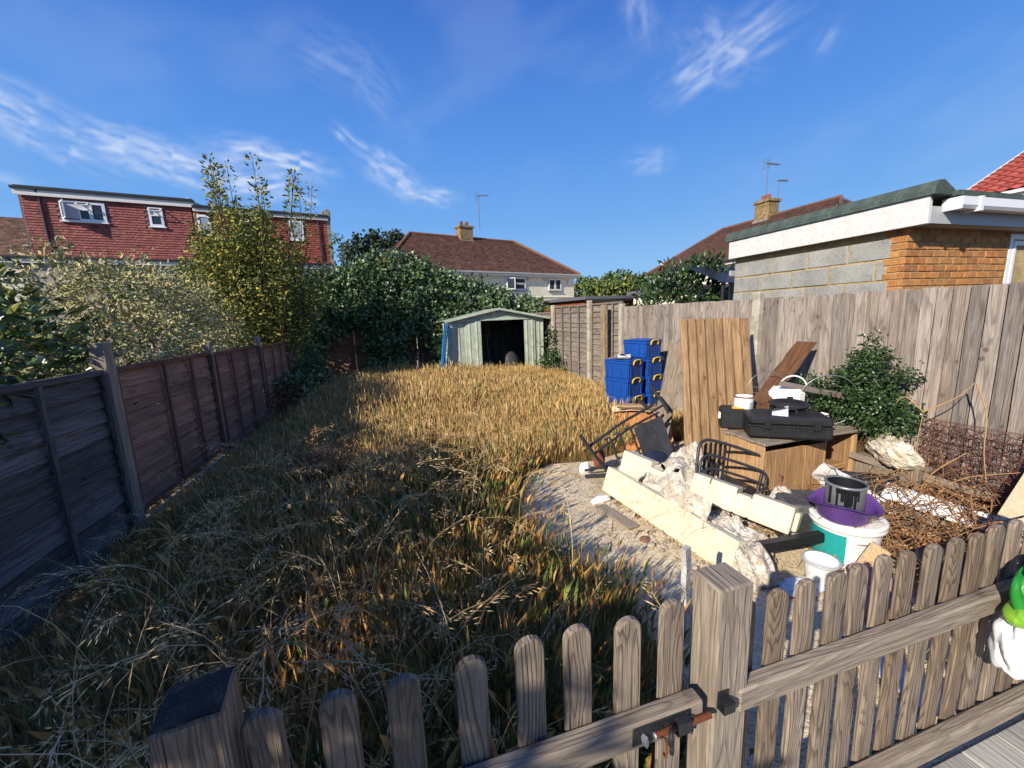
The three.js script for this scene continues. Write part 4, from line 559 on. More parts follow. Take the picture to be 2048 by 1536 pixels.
{ // tools and sacks in the dark of the shed
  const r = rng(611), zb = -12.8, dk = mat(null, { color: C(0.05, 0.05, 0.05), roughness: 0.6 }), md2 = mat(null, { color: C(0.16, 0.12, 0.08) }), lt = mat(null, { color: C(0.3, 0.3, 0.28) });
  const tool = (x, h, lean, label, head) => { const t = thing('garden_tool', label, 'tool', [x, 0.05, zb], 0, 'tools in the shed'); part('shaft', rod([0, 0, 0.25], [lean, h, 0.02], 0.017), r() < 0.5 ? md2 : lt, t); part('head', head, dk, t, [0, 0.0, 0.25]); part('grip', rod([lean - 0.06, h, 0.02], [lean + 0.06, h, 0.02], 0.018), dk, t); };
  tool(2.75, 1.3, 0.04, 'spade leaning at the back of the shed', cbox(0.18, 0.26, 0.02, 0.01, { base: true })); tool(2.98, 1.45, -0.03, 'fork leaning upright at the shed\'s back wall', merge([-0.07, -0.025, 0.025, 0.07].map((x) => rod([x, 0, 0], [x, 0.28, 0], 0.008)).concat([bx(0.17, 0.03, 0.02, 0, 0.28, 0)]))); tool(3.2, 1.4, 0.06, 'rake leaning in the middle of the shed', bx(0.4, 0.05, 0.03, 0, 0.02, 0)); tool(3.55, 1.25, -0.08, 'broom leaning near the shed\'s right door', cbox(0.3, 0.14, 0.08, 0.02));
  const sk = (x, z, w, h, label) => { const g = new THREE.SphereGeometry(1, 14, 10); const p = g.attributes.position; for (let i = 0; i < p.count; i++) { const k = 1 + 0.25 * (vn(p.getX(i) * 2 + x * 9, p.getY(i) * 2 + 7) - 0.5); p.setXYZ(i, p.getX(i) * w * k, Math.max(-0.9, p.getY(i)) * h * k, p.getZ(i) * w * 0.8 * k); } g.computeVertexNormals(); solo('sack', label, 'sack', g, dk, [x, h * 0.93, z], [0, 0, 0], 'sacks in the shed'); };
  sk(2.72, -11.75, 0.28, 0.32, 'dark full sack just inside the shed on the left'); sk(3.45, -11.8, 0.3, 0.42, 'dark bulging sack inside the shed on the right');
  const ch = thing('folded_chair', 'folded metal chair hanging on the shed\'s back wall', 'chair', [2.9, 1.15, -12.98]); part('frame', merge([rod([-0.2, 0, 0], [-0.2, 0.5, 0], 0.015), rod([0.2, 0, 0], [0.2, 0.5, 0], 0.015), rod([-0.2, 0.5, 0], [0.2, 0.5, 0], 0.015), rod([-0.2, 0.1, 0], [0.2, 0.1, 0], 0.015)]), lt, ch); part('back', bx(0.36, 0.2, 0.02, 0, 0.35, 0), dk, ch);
}
{ // blue netting hanging down the shed's left corner: twisted strands
  const r = rng(612), g = []; for (let k = 0; k < 26; k++) { const x0 = (r() - 0.5) * 0.16, sp = (r() - 0.35) * 0.5, zz = (r() - 0.5) * 0.1; g.push(tubeAlong([[x0 + 0.1, 1.65 + r() * 0.1, zz], [x0 + 0.04 * (r() - 0.5), 1.1, zz + 0.05 * r()], [x0 - 0.08 + sp * 0.2, 0.55, zz + 0.05], [x0 - 0.16 + sp * 0.7 - 0.1, 0.12 + r() * 0.12, zz + 0.15]], 0.007 + r() * 0.007, 10, 4)); }
  for (let k = 0; k < 20; k++) { const y = 0.35 + k * 0.06; g.push(tubeAlong([[-0.12 + y * 0.08 + r() * 0.04, y, 0.05], [0.0, y + 0.06 * r(), 0.08], [0.1, y - 0.04, 0.04]], 0.006, 6, 4)); }
  solo('blue_netting', 'bundle of blue netting hanging at the corner of the metal shed', 'netting', merge(g), K.tarp, [1.38, 0, -11.0]);
  solo('steel_stake', 'grey steel stake standing in the weeds before the shed', 'stake', rod([0, 0, 0], [0.02, 0.75, 0], 0.022, 0.022, 8), K.galv, [0.62, 0, -11.3]);
}
// ---------- foliage ----------
function leafGeo(kind) {
  const P = [], c = [];
  const tri = (...v) => v.forEach(([p, k]) => { P.push(...p); c.push(...k); });
  const G = [1, 1, 1], M = kind === 'variegated' ? [6.2, 4.3, 5.2] : G;
  if (kind === 'ivy') {
    const o = [[0, 0, 0.0], [0.34, 0.08, -0.05], [0.5, 0.42, -0.1], [0.24, 0.55, 0], [0, 1.0, -0.14], [-0.24, 0.55, 0], [-0.5, 0.42, -0.1], [-0.34, 0.08, -0.05]], m = [0, 0.38, 0.06];
    for (let i = 0; i < 8; i++) tri([m, G], [o[i], G], [o[(i + 1) % 8], G]);
  } else {
    const w = { oval: 0.24, laurel: 0.2, variegated: 0.25, small: 0.3, clump: 0.42, pinnate: 0.17 }[kind] ?? 0.24, b = [0, 0, 0], m = [0, 0.5, 0.07], l = [-w, 0.46, -0.02], r = [w, 0.46, -0.02], t = [0, 1, -0.1];
    tri([b, M], [m, G], [l, M]); tri([b, M], [r, M], [m, G]); tri([l, M], [m, G], [t, M]); tri([m, G], [r, M], [t, M]);
  }
  const g = fromTris(P); g.setAttribute('color', new THREE.BufferAttribute(new Float32Array(c), 3)); return g;
}
const LG = Object.fromEntries(['ivy', 'oval', 'laurel', 'variegated', 'small', 'clump', 'pinnate'].map((k) => [k, leafGeo(k)]));
const leafMat = (gloss = 0.6, trans = 0.22) => new THREE.MeshPhysicalMaterial({ color: 0xffffff, vertexColors: true, roughness: gloss, side: THREE.DoubleSide, transmission: 0, sheen: 0 });
const LM = { matt: leafMat(0.75), gloss: leafMat(0.36) };
// leaves: list of [position, axis, size]; colours picked from a palette of linear colours
function leaves(name, parent, kind, list, palette, seed, material = LM.matt) {
  const r = rng(seed), m = new THREE.InstancedMesh(LG[kind], material, list.length), q = new THREE.Quaternion(), u = new THREE.Vector3(0, 1, 0), M = new THREE.Matrix4(), s = new THREE.Vector3(), col = new THREE.Color(), tw = new THREE.Quaternion();
  list.forEach(([p, a, size], i) => { q.setFromUnitVectors(u, a); tw.setFromAxisAngle(u, r() * 6.28); q.multiply(tw); const k = size * (0.7 + 0.6 * r()); s.set(k, k, k); M.compose(p, q, s); m.setMatrixAt(i, M); const c = pick(palette, r), b = 0.75 + 0.5 * r(); m.setColorAt(i, col.setRGB(c[0] * b, c[1] * b, c[2] * b)); });
  m.name = name; m.castShadow = m.receiveShadow = true; m.userData.kind = 'stuff'; parent.add(m); return m;
}
const V3 = (x, y, z) => new THREE.Vector3(x, y, z);
// clumps of leaves on and inside ellipsoids [cx, cy, cz, rx, ry, rz, clumps]
function clumps(blobs, { per = 26, cr = 0.16, size = 0.06, droop = 0.2, seed = 1, inner = 0.35, rough = 0.35, minY = 0.02 }) {
  const r = rng(seed), out = [], gs = () => (r() + r() + r() - 1.5) * 1.2;
  for (const [cx, cy, cz, rx, ry, rz, n] of blobs) for (let k = 0; k < n; k++) {
    const d = V3(gs(), gs(), gs()).normalize(), no = 1 - rough / 2 + rough * fbm(d.x * 2.2 + cx * 3 + 20, d.y * 2.2 + d.z * 2.7 + cz + 20, 3) * 1.4, rad = (1 - inner * r() * r()) * no;
    const c = V3(cx + d.x * rx * rad, cy + d.y * ry * rad, cz + d.z * rz * rad); if (c.y < minY) continue;
    const m = Math.round(per * (0.5 + r()));
    for (let i = 0; i < m; i++) {
      const e = V3(gs(), gs(), gs()).multiplyScalar(cr), p = c.clone().add(e); if (p.y < minY) continue;
      const a = d.clone().multiplyScalar(0.7).add(V3(gs(), gs() - droop * 2, gs()).multiplyScalar(0.8)).normalize();
      out.push([p, a, size]);
    }
  }
  return out;
}
function stems(list, r0, r1, material, parent, name = 'branch') { for (const pts of list) part(name, taper(pts, r0, r1), material, parent); }
function taper(pts, r0, r1, n = 10, k = 5) { // tapered tube along points
  const c = new THREE.CatmullRomCurve3(pts.map((p) => V3(...p))), P = [], rings = [], fr = c.computeFrenetFrames(n, false);
  for (let i = 0; i <= n; i++) { const p = c.getPoint(i / n), rad = mix(r0, r1, i / n), ring = []; for (let j = 0; j < k; j++) { const a = j / k * 6.2832; ring.push(p.clone().addScaledVector(fr.normals[i], Math.cos(a) * rad).addScaledVector(fr.binormals[i], Math.sin(a) * rad).toArray()); } rings.push(ring); }
  for (let i = 0; i < n; i++) for (let j = 0; j < k; j++) { const m = (j + 1) % k; P.push(...rings[i][j], ...rings[i][m], ...rings[i + 1][m], ...rings[i][j], ...rings[i + 1][m], ...rings[i + 1][j]); }
  return uvs(fromTris(P), 1);
}
function shrub(name, label, category, base, trunkH, kind, list, palette, seed, material, group, nb = 6, br = 0.03) {
  const t = thing(name, label, category, base, 0, group), r = rng(seed + 5);
  part('trunk', taper([[0, 0, 0], [(r() - 0.5) * 0.1, trunkH * 0.5, (r() - 0.5) * 0.1], [(r() - 0.5) * 0.2, trunkH, (r() - 0.5) * 0.2]], br * 1.5, br * 0.7), K.bark, t);
  const b = V3(...base), step = Math.max(1, Math.floor(list.length / nb));
  for (let i = 0; i < nb; i++) { const q = list[Math.min(list.length - 1, i * step + Math.floor(r() * step))][0].clone().sub(b); part('branch', taper([[0, trunkH * 0.3, 0], [q.x * 0.4, mix(trunkH * 0.3, q.y, 0.45), q.z * 0.4], [q.x * 0.92, q.y * 0.95, q.z * 0.92]], br * 0.7, br * 0.2), K.bark, t); }
  leaves('crown', t, kind, list.map(([p, a, s]) => [p.clone().sub(b), a, s]), palette, seed, material); return t;
}
const BR = (k) => (c) => c.map((q) => q * k);
const PAL = {
  ivy: [[0.05, 0.085, 0.03], [0.065, 0.11, 0.04], [0.085, 0.13, 0.055], [0.04, 0.07, 0.03], [0.12, 0.16, 0.08], [0.10, 0.14, 0.04]].map(BR(1.5)),
  varieg: [[0.05, 0.075, 0.025], [0.065, 0.09, 0.03], [0.085, 0.10, 0.045], [0.04, 0.06, 0.02], [0.10, 0.11, 0.04]].map(BR(1.3)),
  yellow: [[0.11, 0.14, 0.025], [0.16, 0.17, 0.03], [0.22, 0.20, 0.04], [0.08, 0.11, 0.025], [0.30, 0.24, 0.04], [0.065, 0.09, 0.02]].map(BR(1.35)),
  laurel: [[0.04, 0.075, 0.02], [0.055, 0.095, 0.02], [0.075, 0.12, 0.025], [0.03, 0.055, 0.018]].map(BR(1.25)),
  holly: [[0.022, 0.05, 0.016], [0.03, 0.065, 0.02], [0.045, 0.09, 0.025], [0.02, 0.04, 0.015], [0.07, 0.12, 0.03]],
  dry: [[0.36, 0.18, 0.07], [0.28, 0.13, 0.055], [0.44, 0.24, 0.1]],
};
{ // shrubs and tree beyond the left fence
  const v = clumps([[-3.35, 1.35, -6.5, 0.95, 1.2, 1.5, 210], [-3.2, 1.9, -6.0, 0.8, 0.75, 1.0, 120], [-3.4, 1.5, -8.0, 0.8, 1.05, 1.0, 120], [-3.0, 1.2, -5.3, 0.55, 0.7, 0.7, 70], [-3.5, 2.35, -7.2, 0.6, 0.45, 0.9, 60]], { per: 38, cr: 0.14, size: 0.064, seed: 701 });
  shrub('variegated_shrub', 'broad shrub with cream edged leaves behind the brown fence', 'shrub', [-3.3, 0, -6.5], 1.2, 'variegated', v, PAL.varieg, 702, LM.matt);
  const l = clumps([[-3.1, 1.25, -4.3, 0.55, 0.75, 0.75, 85], [-3.0, 1.5, -3.3, 0.55, 0.65, 0.7, 60], [-3.9, 1.7, -5.0, 0.6, 0.7, 0.7, 50], [-4.4, 2.05, -5.3, 0.45, 0.35, 0.5, 22]], { per: 22, cr: 0.17, size: 0.125, seed: 703, droop: 0.1 });
  shrub('laurel_bush', 'green broad-leaved bush above the slate grey panel', 'bush', [-3.2, 0, -4.1], 1.0, 'laurel', l, PAL.laurel.concat(PAL.yellow.slice(0, 2)), 704, LM.gloss);
  const h = clumps([[-3.0, 1.4, -1.9, 0.7, 1.15, 0.9, 150], [-3.0, 1.5, -0.4, 0.75, 1.2, 0.9, 150], [-3.0, 1.5, 0.9, 0.7, 1.25, 0.6, 140]], { per: 20, cr: 0.2, size: 0.17, seed: 705 });
  shrub('laurel_hedge', 'tall laurel hedge beyond the slate grey panel, outside the picture', 'hedge', [-3.0, 0, 0], 1.2, 'laurel', h, PAL.laurel, 706, LM.gloss);
  // the tall yellowing tree: fanned stems set with leaves
  const r = rng(707), base = [-2.85, 0, -10.4], sl = [], out = [];
  const t = thing('yellowing_tree', 'tall many-stemmed tree with yellow green leaves beyond the brown fence', 'tree', base);
  part('trunk', taper([[0, 0, 0], [0.04, 0.4, 0], [0, 0.9, 0.02]], 0.09, 0.05), K.bark, t);
  for (let k = 0; k < 230; k++) {
    const a = r() * 6.283, sp = Math.pow(r(), 0.6), cen = 1 - sp, ht = (k < 14 ? 4.4 + r() * 0.75 : 2.2 + cen * 1.9 + r() * 1.0), rx = sp * 1.75, rz = sp * 1.2, top = [Math.cos(a) * rx * (0.75 + 0.3 * r()) + (k < 14 ? 0.35 : 0), ht, Math.sin(a) * rz];
    const p = [[Math.cos(a) * 0.1, 0.3, Math.sin(a) * 0.1], [top[0] * 0.55, ht * 0.45, top[2] * 0.55], [top[0] * 0.9, ht * 0.8, top[2] * 0.9], [top[0] + (r() - 0.5) * 0.2, ht, top[2]]]; sl.push(p);
    const c = new THREE.CatmullRomCurve3(p.map((q) => V3(...q))), n = Math.round(ht * 34);
    for (let i = 0; i < n; i++) { const u = 0.16 + 0.84 * Math.pow(r(), 0.8), q = c.getPoint(u), sd = V3(r() - 0.5, r() * 0.6 - 0.1, r() - 0.5).normalize(); q.addScaledVector(sd, 0.04 + (1 - u) * 0.22 * r() + 0.06 * r()); out.push([q, sd.add(V3(0, 0.15 - 0.5 * r(), 0)).normalize(), 0.085]); }
  }
  for (const p of sl.slice(0, 60)) part('stem', taper(p, 0.018, 0.004, 8, 4), K.bark, t);
  leaves('crown', t, 'oval', out, PAL.yellow, 708);
}
{ // ivy over the back fence
  const b = [[-2.55, 1.6, -12.6, 0.5, 1.0, 0.7, 130], [-2.0, 2.25, -13.1, 0.8, 0.8, 0.6, 130], [-1.1, 2.55, -13.2, 0.9, 0.75, 0.6, 150], [-0.2, 2.75, -13.25, 0.85, 0.9, 0.6, 160], [0.75, 2.75, -13.2, 0.9, 0.95, 0.65, 170], [1.5, 2.45, -13.2, 0.75, 0.85, 0.6, 130], [2.3, 2.3, -13.3, 0.8, 0.75, 0.6, 120], [3.2, 2.15, -13.4, 0.8, 0.6, 0.5, 100], [4.1, 1.9, -13.4, 0.75, 0.55, 0.5, 90], [4.75, 1.5, -13.0, 0.35, 0.7, 0.5, 60], [0.15, 1.65, -12.95, 0.5, 0.5, 0.25, 50], [-2.1, 0.5, -11.6, 0.3, 0.5, 0.7, 40], [1.15, 2.0, -12.85, 0.35, 0.5, 0.25, 40], [-0.45, 1.1, -13.1, 0.3, 0.5, 0.15, 24], [1.45, 1.3, -12.4, 0.18, 0.6, 0.2, 22], [-2.6, 2.0, -11.6, 0.5, 0.7, 0.7, 60], [0.3, 0.6, -12.9, 0.3, 0.3, 0.15, 14]];
  const l = clumps(b, { per: 26, cr: 0.2, size: 0.105, seed: 711, droop: 0.35, inner: 0.3, rough: 0.5 });
  shrub('ivy_mass', 'great mass of ivy smothering the back fence', 'ivy', [-0.2, 0, -13.3], 2.0, 'ivy', l, PAL.ivy, 712, LM.gloss, undefined, 10, 0.03);
  const l2 = clumps([[4.55, 0.8, -11.2, 0.3, 0.75, 0.7, 60], [4.35, 0.35, -10.4, 0.35, 0.4, 0.5, 40]], { per: 20, cr: 0.14, size: 0.08, seed: 713 });
  shrub('ivy_bush', 'dark ivy bush squeezed between shed and grey panels', 'bush', [4.35, 0, -11.0], 0.7, 'ivy', l2, PAL.holly, 714, LM.gloss);
  const l3 = clumps([[0.2, 0.12, -11.9, 1.3, 0.22, 0.6, 60], [-1.4, 0.15, -11.2, 0.7, 0.3, 0.8, 40], [1.25, 0.3, -11.3, 0.35, 0.3, 0.35, 30]], { per: 22, cr: 0.14, size: 0.07, seed: 715 });
  const g = thing('ground_weeds', 'low green weeds along the foot of the back fence', 'weeds'); g.userData.kind = 'stuff'; leaves('foliage', g, 'oval', l3, [[0.05, 0.1, 0.025], [0.07, 0.13, 0.03], [0.1, 0.15, 0.04]], 716);
  const l4 = clumps([[-2.0, 0.35, -9.3, 0.3, 0.45, 0.7, 40], [-1.95, 0.45, -10.4, 0.4, 0.55, 0.5, 50]], { per: 22, cr: 0.14, size: 0.07, seed: 717 });
  shrub('ivy_bush', 'low ivy at the far end of the brown fence', 'bush', [-2.0, 0, -9.9], 0.4, 'ivy', l4, PAL.holly.concat(PAL.ivy), 718, LM.matt);
}
{ // shrub by the right fence, dark shrub beyond it, far trees and hedges
  const s = clumps([[4.2, 1.0, -2.68, 0.2, 0.2, 0.22, 50], [4.25, 1.22, -2.62, 0.11, 0.16, 0.12, 20], [4.28, 1.42, -2.6, 0.06, 0.12, 0.07, 9], [4.1, 0.94, -2.98, 0.2, 0.17, 0.2, 40], [4.2, 0.85, -2.38, 0.17, 0.15, 0.2, 34], [4.3, 1.2, -2.38, 0.07, 0.07, 0.08, 7], [4.27, 0.86, -2.6, 0.14, 0.14, 0.3, 36]], { per: 36, cr: 0.065, size: 0.038, seed: 721, inner: 0.4 });
  shrub('evergreen_shrub', 'dark evergreen shrub growing against the grey board fence', 'shrub', [4.3, 0, -2.6], 0.8, 'small', s, PAL.holly, 722, LM.gloss);
  const d = clumps([[6.2, 2.1, -7.4, 0.55, 0.75, 0.75, 60], [6.3, 1.9, -8.3, 0.55, 0.6, 0.6, 40], [6.4, 2.3, -6.9, 0.4, 0.55, 0.4, 25]], { per: 20, cr: 0.16, size: 0.15, seed: 723, droop: -0.35 });
  shrub('glossy_shrub', 'glossy dark laurel standing behind the board fence next to the block wall', 'shrub', [6.3, 0, -7.5], 1.5, 'laurel', d, PAL.holly, 724, LM.gloss);
  const tree = (label, base, th, blobs, size, cr, per, pal, seed, kind = 'clump', name = 'background_tree') => shrub(name, label, 'tree', base, th, kind, clumps(blobs, { per, cr, size, seed, rough: 0.6 }), pal, seed + 1, LM.matt, 'distant trees', 8, 0.18);
  tree('dark rounded tree rising behind the ivy beside the red tiled house', [-0.8, 0, -45], 6.5, [[-1.4, 8.6, -45, 2.2, 1.4, 1.6, 80], [-0.6, 9.9, -45, 1.1, 1.0, 1.0, 36], [1.2, 9.9, -45, 0.7, 0.8, 0.8, 22], [-2.6, 8.0, -45, 1.4, 1.0, 1.2, 36], [-0.5, 7.2, -45, 2.2, 1.4, 1.6, 60], [0.9, 8.6, -45, 0.8, 0.9, 0.8, 20]], 0.34, 0.38, 18, [[0.04, 0.065, 0.035], [0.055, 0.085, 0.045], [0.03, 0.05, 0.03]], 731);
  tree('slender wispy sapling between the red house and the dark tree', [-2.1, 0, -22], 4.6, [[-2.1, 4.9, -22, 0.35, 1.1, 0.35, 16]], 0.3, 0.25, 6, PAL.laurel, 733, 'pinnate', 'sapling');
  tree('yellow green hedge trees beyond the cream houses', [20.8, 0, -36], 3, [[18.5, 3.7, -36, 1.4, 1.3, 1, 50], [20.6, 3.6, -36, 1.6, 1.4, 1, 60], [22.8, 3.5, -36, 1.6, 1.4, 1, 60]], 0.3, 0.32, 18, PAL.laurel.concat(PAL.yellow.slice(0, 3)), 735);
  tree('hazy dark far tree left of the brown roof', [56, 0, -90], 6, [[55, 8.3, -90, 4, 2.6, 3, 70], [60, 8.0, -90, 3.5, 2.2, 3, 60]], 0.9, 0.8, 16, PAL.laurel, 737); tree('hazy far tree on the skyline nearest the brown roof', [66, 0, -92], 6, [[65.5, 7.6, -92, 4, 2.6, 3, 70], [70, 7, -92, 4, 2.2, 3, 60]], 0.9, 0.8, 16, PAL.laurel, 739); tree('hazy far tree behind the yellow green hedge', [50, 0, -92], 6, [[49, 7.4, -92, 3.6, 2.0, 3, 60]], 0.9, 0.8, 16, PAL.laurel, 741);
}
// ---------- grass ----------
// one blade: a curved strip from the origin; returns triangles
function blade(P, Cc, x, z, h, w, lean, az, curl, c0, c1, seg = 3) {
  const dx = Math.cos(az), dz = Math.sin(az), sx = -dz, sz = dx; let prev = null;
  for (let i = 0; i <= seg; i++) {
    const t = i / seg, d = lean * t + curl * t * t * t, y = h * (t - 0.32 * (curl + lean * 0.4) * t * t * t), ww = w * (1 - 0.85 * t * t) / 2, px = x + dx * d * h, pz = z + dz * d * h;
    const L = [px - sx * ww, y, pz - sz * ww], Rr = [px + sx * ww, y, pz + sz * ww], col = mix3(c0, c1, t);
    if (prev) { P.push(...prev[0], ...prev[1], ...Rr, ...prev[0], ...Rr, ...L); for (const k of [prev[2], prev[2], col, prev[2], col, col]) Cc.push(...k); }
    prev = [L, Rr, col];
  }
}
function tuft(seed, n, rad, h0, h1, w, leanMax, curl, c0, c1, heads = 0) {
  const r = rng(seed), P = [], Cc = [];
  for (let k = 0; k < n; k++) {
    const a = r() * 6.283, d = Math.sqrt(r()) * rad, x = Math.cos(a) * d, z = Math.sin(a) * d, h = mix(h0, h1, r()), az = a + (r() - 0.5) * 1.6, lean = leanMax * r(), cu = curl * r() * r();
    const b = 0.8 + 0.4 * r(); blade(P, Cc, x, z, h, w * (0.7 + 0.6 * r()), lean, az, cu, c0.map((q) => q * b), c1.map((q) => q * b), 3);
    if (r() < heads) { // slim seed spike at the tip
      const t = 1, dd = (lean + cu) * h, y = h * (1 - 0.32 * (cu + lean * 0.4)), px = x + Math.cos(az) * dd, pz = z + Math.sin(az) * dd, sx = -Math.sin(az) * 0.007, sz = Math.cos(az) * 0.007, ux = Math.cos(az) * 0.05 * (lean + cu), uz = Math.sin(az) * 0.05 * (lean + cu);
      P.push(px, y - 0.02, pz, px + sx, y + 0.03, pz + sz, px + ux, y + 0.09, pz + uz, px, y - 0.02, pz, px + ux, y + 0.09, pz + uz, px - sx, y + 0.03, pz - sz); for (let i = 0; i < 6; i++) Cc.push(...c1.map((q) => q * 1.15)); void t;
    }
  }
  const g = fromTris(P); g.setAttribute('color', new THREE.BufferAttribute(new Float32Array(Cc), 3)); return g;
}
// a long arching stalk with a loose drooping panicle
function panicle(seed, h, arch, n) {
  const r = rng(seed), c = new THREE.CatmullRomCurve3([V3(0, 0, 0), V3(arch * 0.12, h * 0.45, 0), V3(arch * 0.42, h * 0.82, 0), V3(arch, h * (1.0 - arch * 0.25), 0)]), geos = [], P = [], k0 = [0.95, 0.9, 0.8];
  const st = taper(c.getPoints(5).map((p) => p.toArray()), 0.0017, 0.0009, 8, 3); st.deleteAttribute('uv');
  for (let i = 0; i < n; i++) {
    const u = 0.68 + 0.32 * Math.pow(i / n, 0.9), p = c.getPoint(u), tg = c.getTangent(u), side = V3(r() - 0.5, r() - 0.75, r() - 0.5).normalize().multiplyScalar(0.5).add(tg.clone().multiplyScalar(0.8)).normalize(), len = 0.018 + 0.014 * r(), off = 0.02 + 0.035 * r() * (1 - (u - 0.68) * 2), a = p.clone().addScaledVector(side, off), e = a.clone().addScaledVector(side, len), q = V3(r() - 0.5, r() - 0.5, r() - 0.5).cross(side).normalize().multiplyScalar(0.0022), m = a.clone().lerp(e, 0.4), q2 = q.clone().cross(side).normalize().multiplyScalar(0.0018);
    P.push(...a.toArray(), ...m.clone().add(q).toArray(), ...e.toArray(), ...a.toArray(), ...e.toArray(), ...m.clone().sub(q).toArray(), ...a.toArray(), ...m.clone().add(q2).toArray(), ...e.toArray(), ...a.toArray(), ...e.toArray(), ...m.clone().sub(q2).toArray());
    const t = q.clone().setLength(0.0005); P.push(...p.clone().add(t).toArray(), ...p.clone().sub(t).toArray(), ...a.toArray());
  }
  const sp = fromTris(P); geos.push(st, sp); const g = mergeGeometries(geos.map((q) => (q.index ? q.toNonIndexed() : q))); const nn = g.attributes.position.count, cs = new Float32Array(nn * 3); for (let i = 0; i < nn; i++) cs.set(i < st.attributes.position.count ? k0 : [1.15, 1.1, 1.0], i * 3); g.setAttribute('color', new THREE.BufferAttribute(cs, 3)); return g;
}
const grassMat = new THREE.MeshStandardMaterial({ color: 0xffffff, vertexColors: true, roughness: 0.8, side: THREE.DoubleSide });
const slabPoly = [[1.75, -4.4], [1.36, -4.16], [1.2, -3.76], [1.03, -3.3], [1.05, -2.9], [1.2, -2.45], [1.33, -2.0], [1.2, -1.4], [1.0, -0.8], [4.4, -0.8], [4.4, -4.5], [3.2, -4.55], [2.3, -4.3]];
function inPoly(x, z, poly) { let c = false; for (let i = 0, j = poly.length - 1; i < poly.length; j = i++) { const [xi, zi] = poly[i], [xj, zj] = poly[j]; if ((zi > z) !== (zj > z) && x < (xj - xi) * (z - zi) / (zj - zi) + xi) c = !c; } return c; }
function lawn(x, z) { // where the uncut grass grows
  if (x < -2.22 || x > 4.38 || z > -0.86 || z < -12.7) return false;
  if (inPoly(x, z, slabPoly)) return false;
  { const m = 0.1 + 0.16 * vn(x * 4 + 3, z * 4 + 3); if (z > -4.6 && inPoly(x + m, z, slabPoly)) return false; if (z < -4.2 && z > -4.75 && x > 1.2 && inPoly(x, z + m * 0.6, slabPoly)) return false; }
  if (x > 1.35 && z < -11.1) return false;
  if (z < -11.0 && x < 1.3) return vn(x * 3, z * 3) > 0.55;
  return true;
}
function field(name, geos, n, region, colour, seed, scale) {
  const r = rng(seed), lists = geos.map(() => []), M = new THREE.Matrix4(), q = new THREE.Quaternion(), e = new THREE.Euler(), s = V3(1, 1, 1), p = V3();
  let guard = 0, made = 0;
  while (made < n && guard++ < n * 30) { const [x, z] = region(r); if (!lawn(x, z)) continue; const d = scale(x, z, r); if (d <= 0) continue; lists[Math.floor(r() * geos.length)].push([x, z, d, r() * 6.283, (r() - 0.5) * 0.35, (r() - 0.5) * 0.35, colour(x, z, r)]); made++; }
  lists.forEach((l, k) => {
    const m = new THREE.InstancedMesh(geos[k], grassMat, l.length), c = new THREE.Color();
    l.forEach(([x, z, d, a, tx, tz, col], i) => { e.set(tx, a, tz); q.setFromEuler(e); s.set(d, d, d); M.compose(p.set(x, 0, z), q, s); m.setMatrixAt(i, M); m.setColorAt(i, c.setRGB(...col)); });
    m.name = numbered(name); m.userData = { kind: 'stuff' }; m.castShadow = m.receiveShadow = true; scene.add(m);
  });
}
// how green a spot is: the strip along the patio, patches in the near lawn
const greenness = (x, z) => clamp(0.16 + 0.75 * Math.exp(-Math.pow((x - 0.75) / 0.55, 2)) * sst(-5.2, -3.6, z) + 0.55 * sst(0.5, 0.75, fbm(x * 0.9 + 30, z * 0.9 + 40, 3)) * sst(-7.5, -4.5, z) + 0.35 * sst(-3.2, -1.5, z) * sst(-0.5, 0.6, x));
const straw = (r) => { const b = 0.75 + 0.5 * r(); return pick([[0.47, 0.31, 0.115], [0.42, 0.26, 0.09], [0.52, 0.37, 0.16], [0.38, 0.22, 0.08], [0.46, 0.33, 0.14]], r).map((q) => q * b); };
const greenC = (r) => { const b = 0.7 + 0.6 * r(); return pick([[0.13, 0.19, 0.04], [0.18, 0.22, 0.05], [0.24, 0.24, 0.07], [0.1, 0.15, 0.035]], r).map((q) => q * b); };
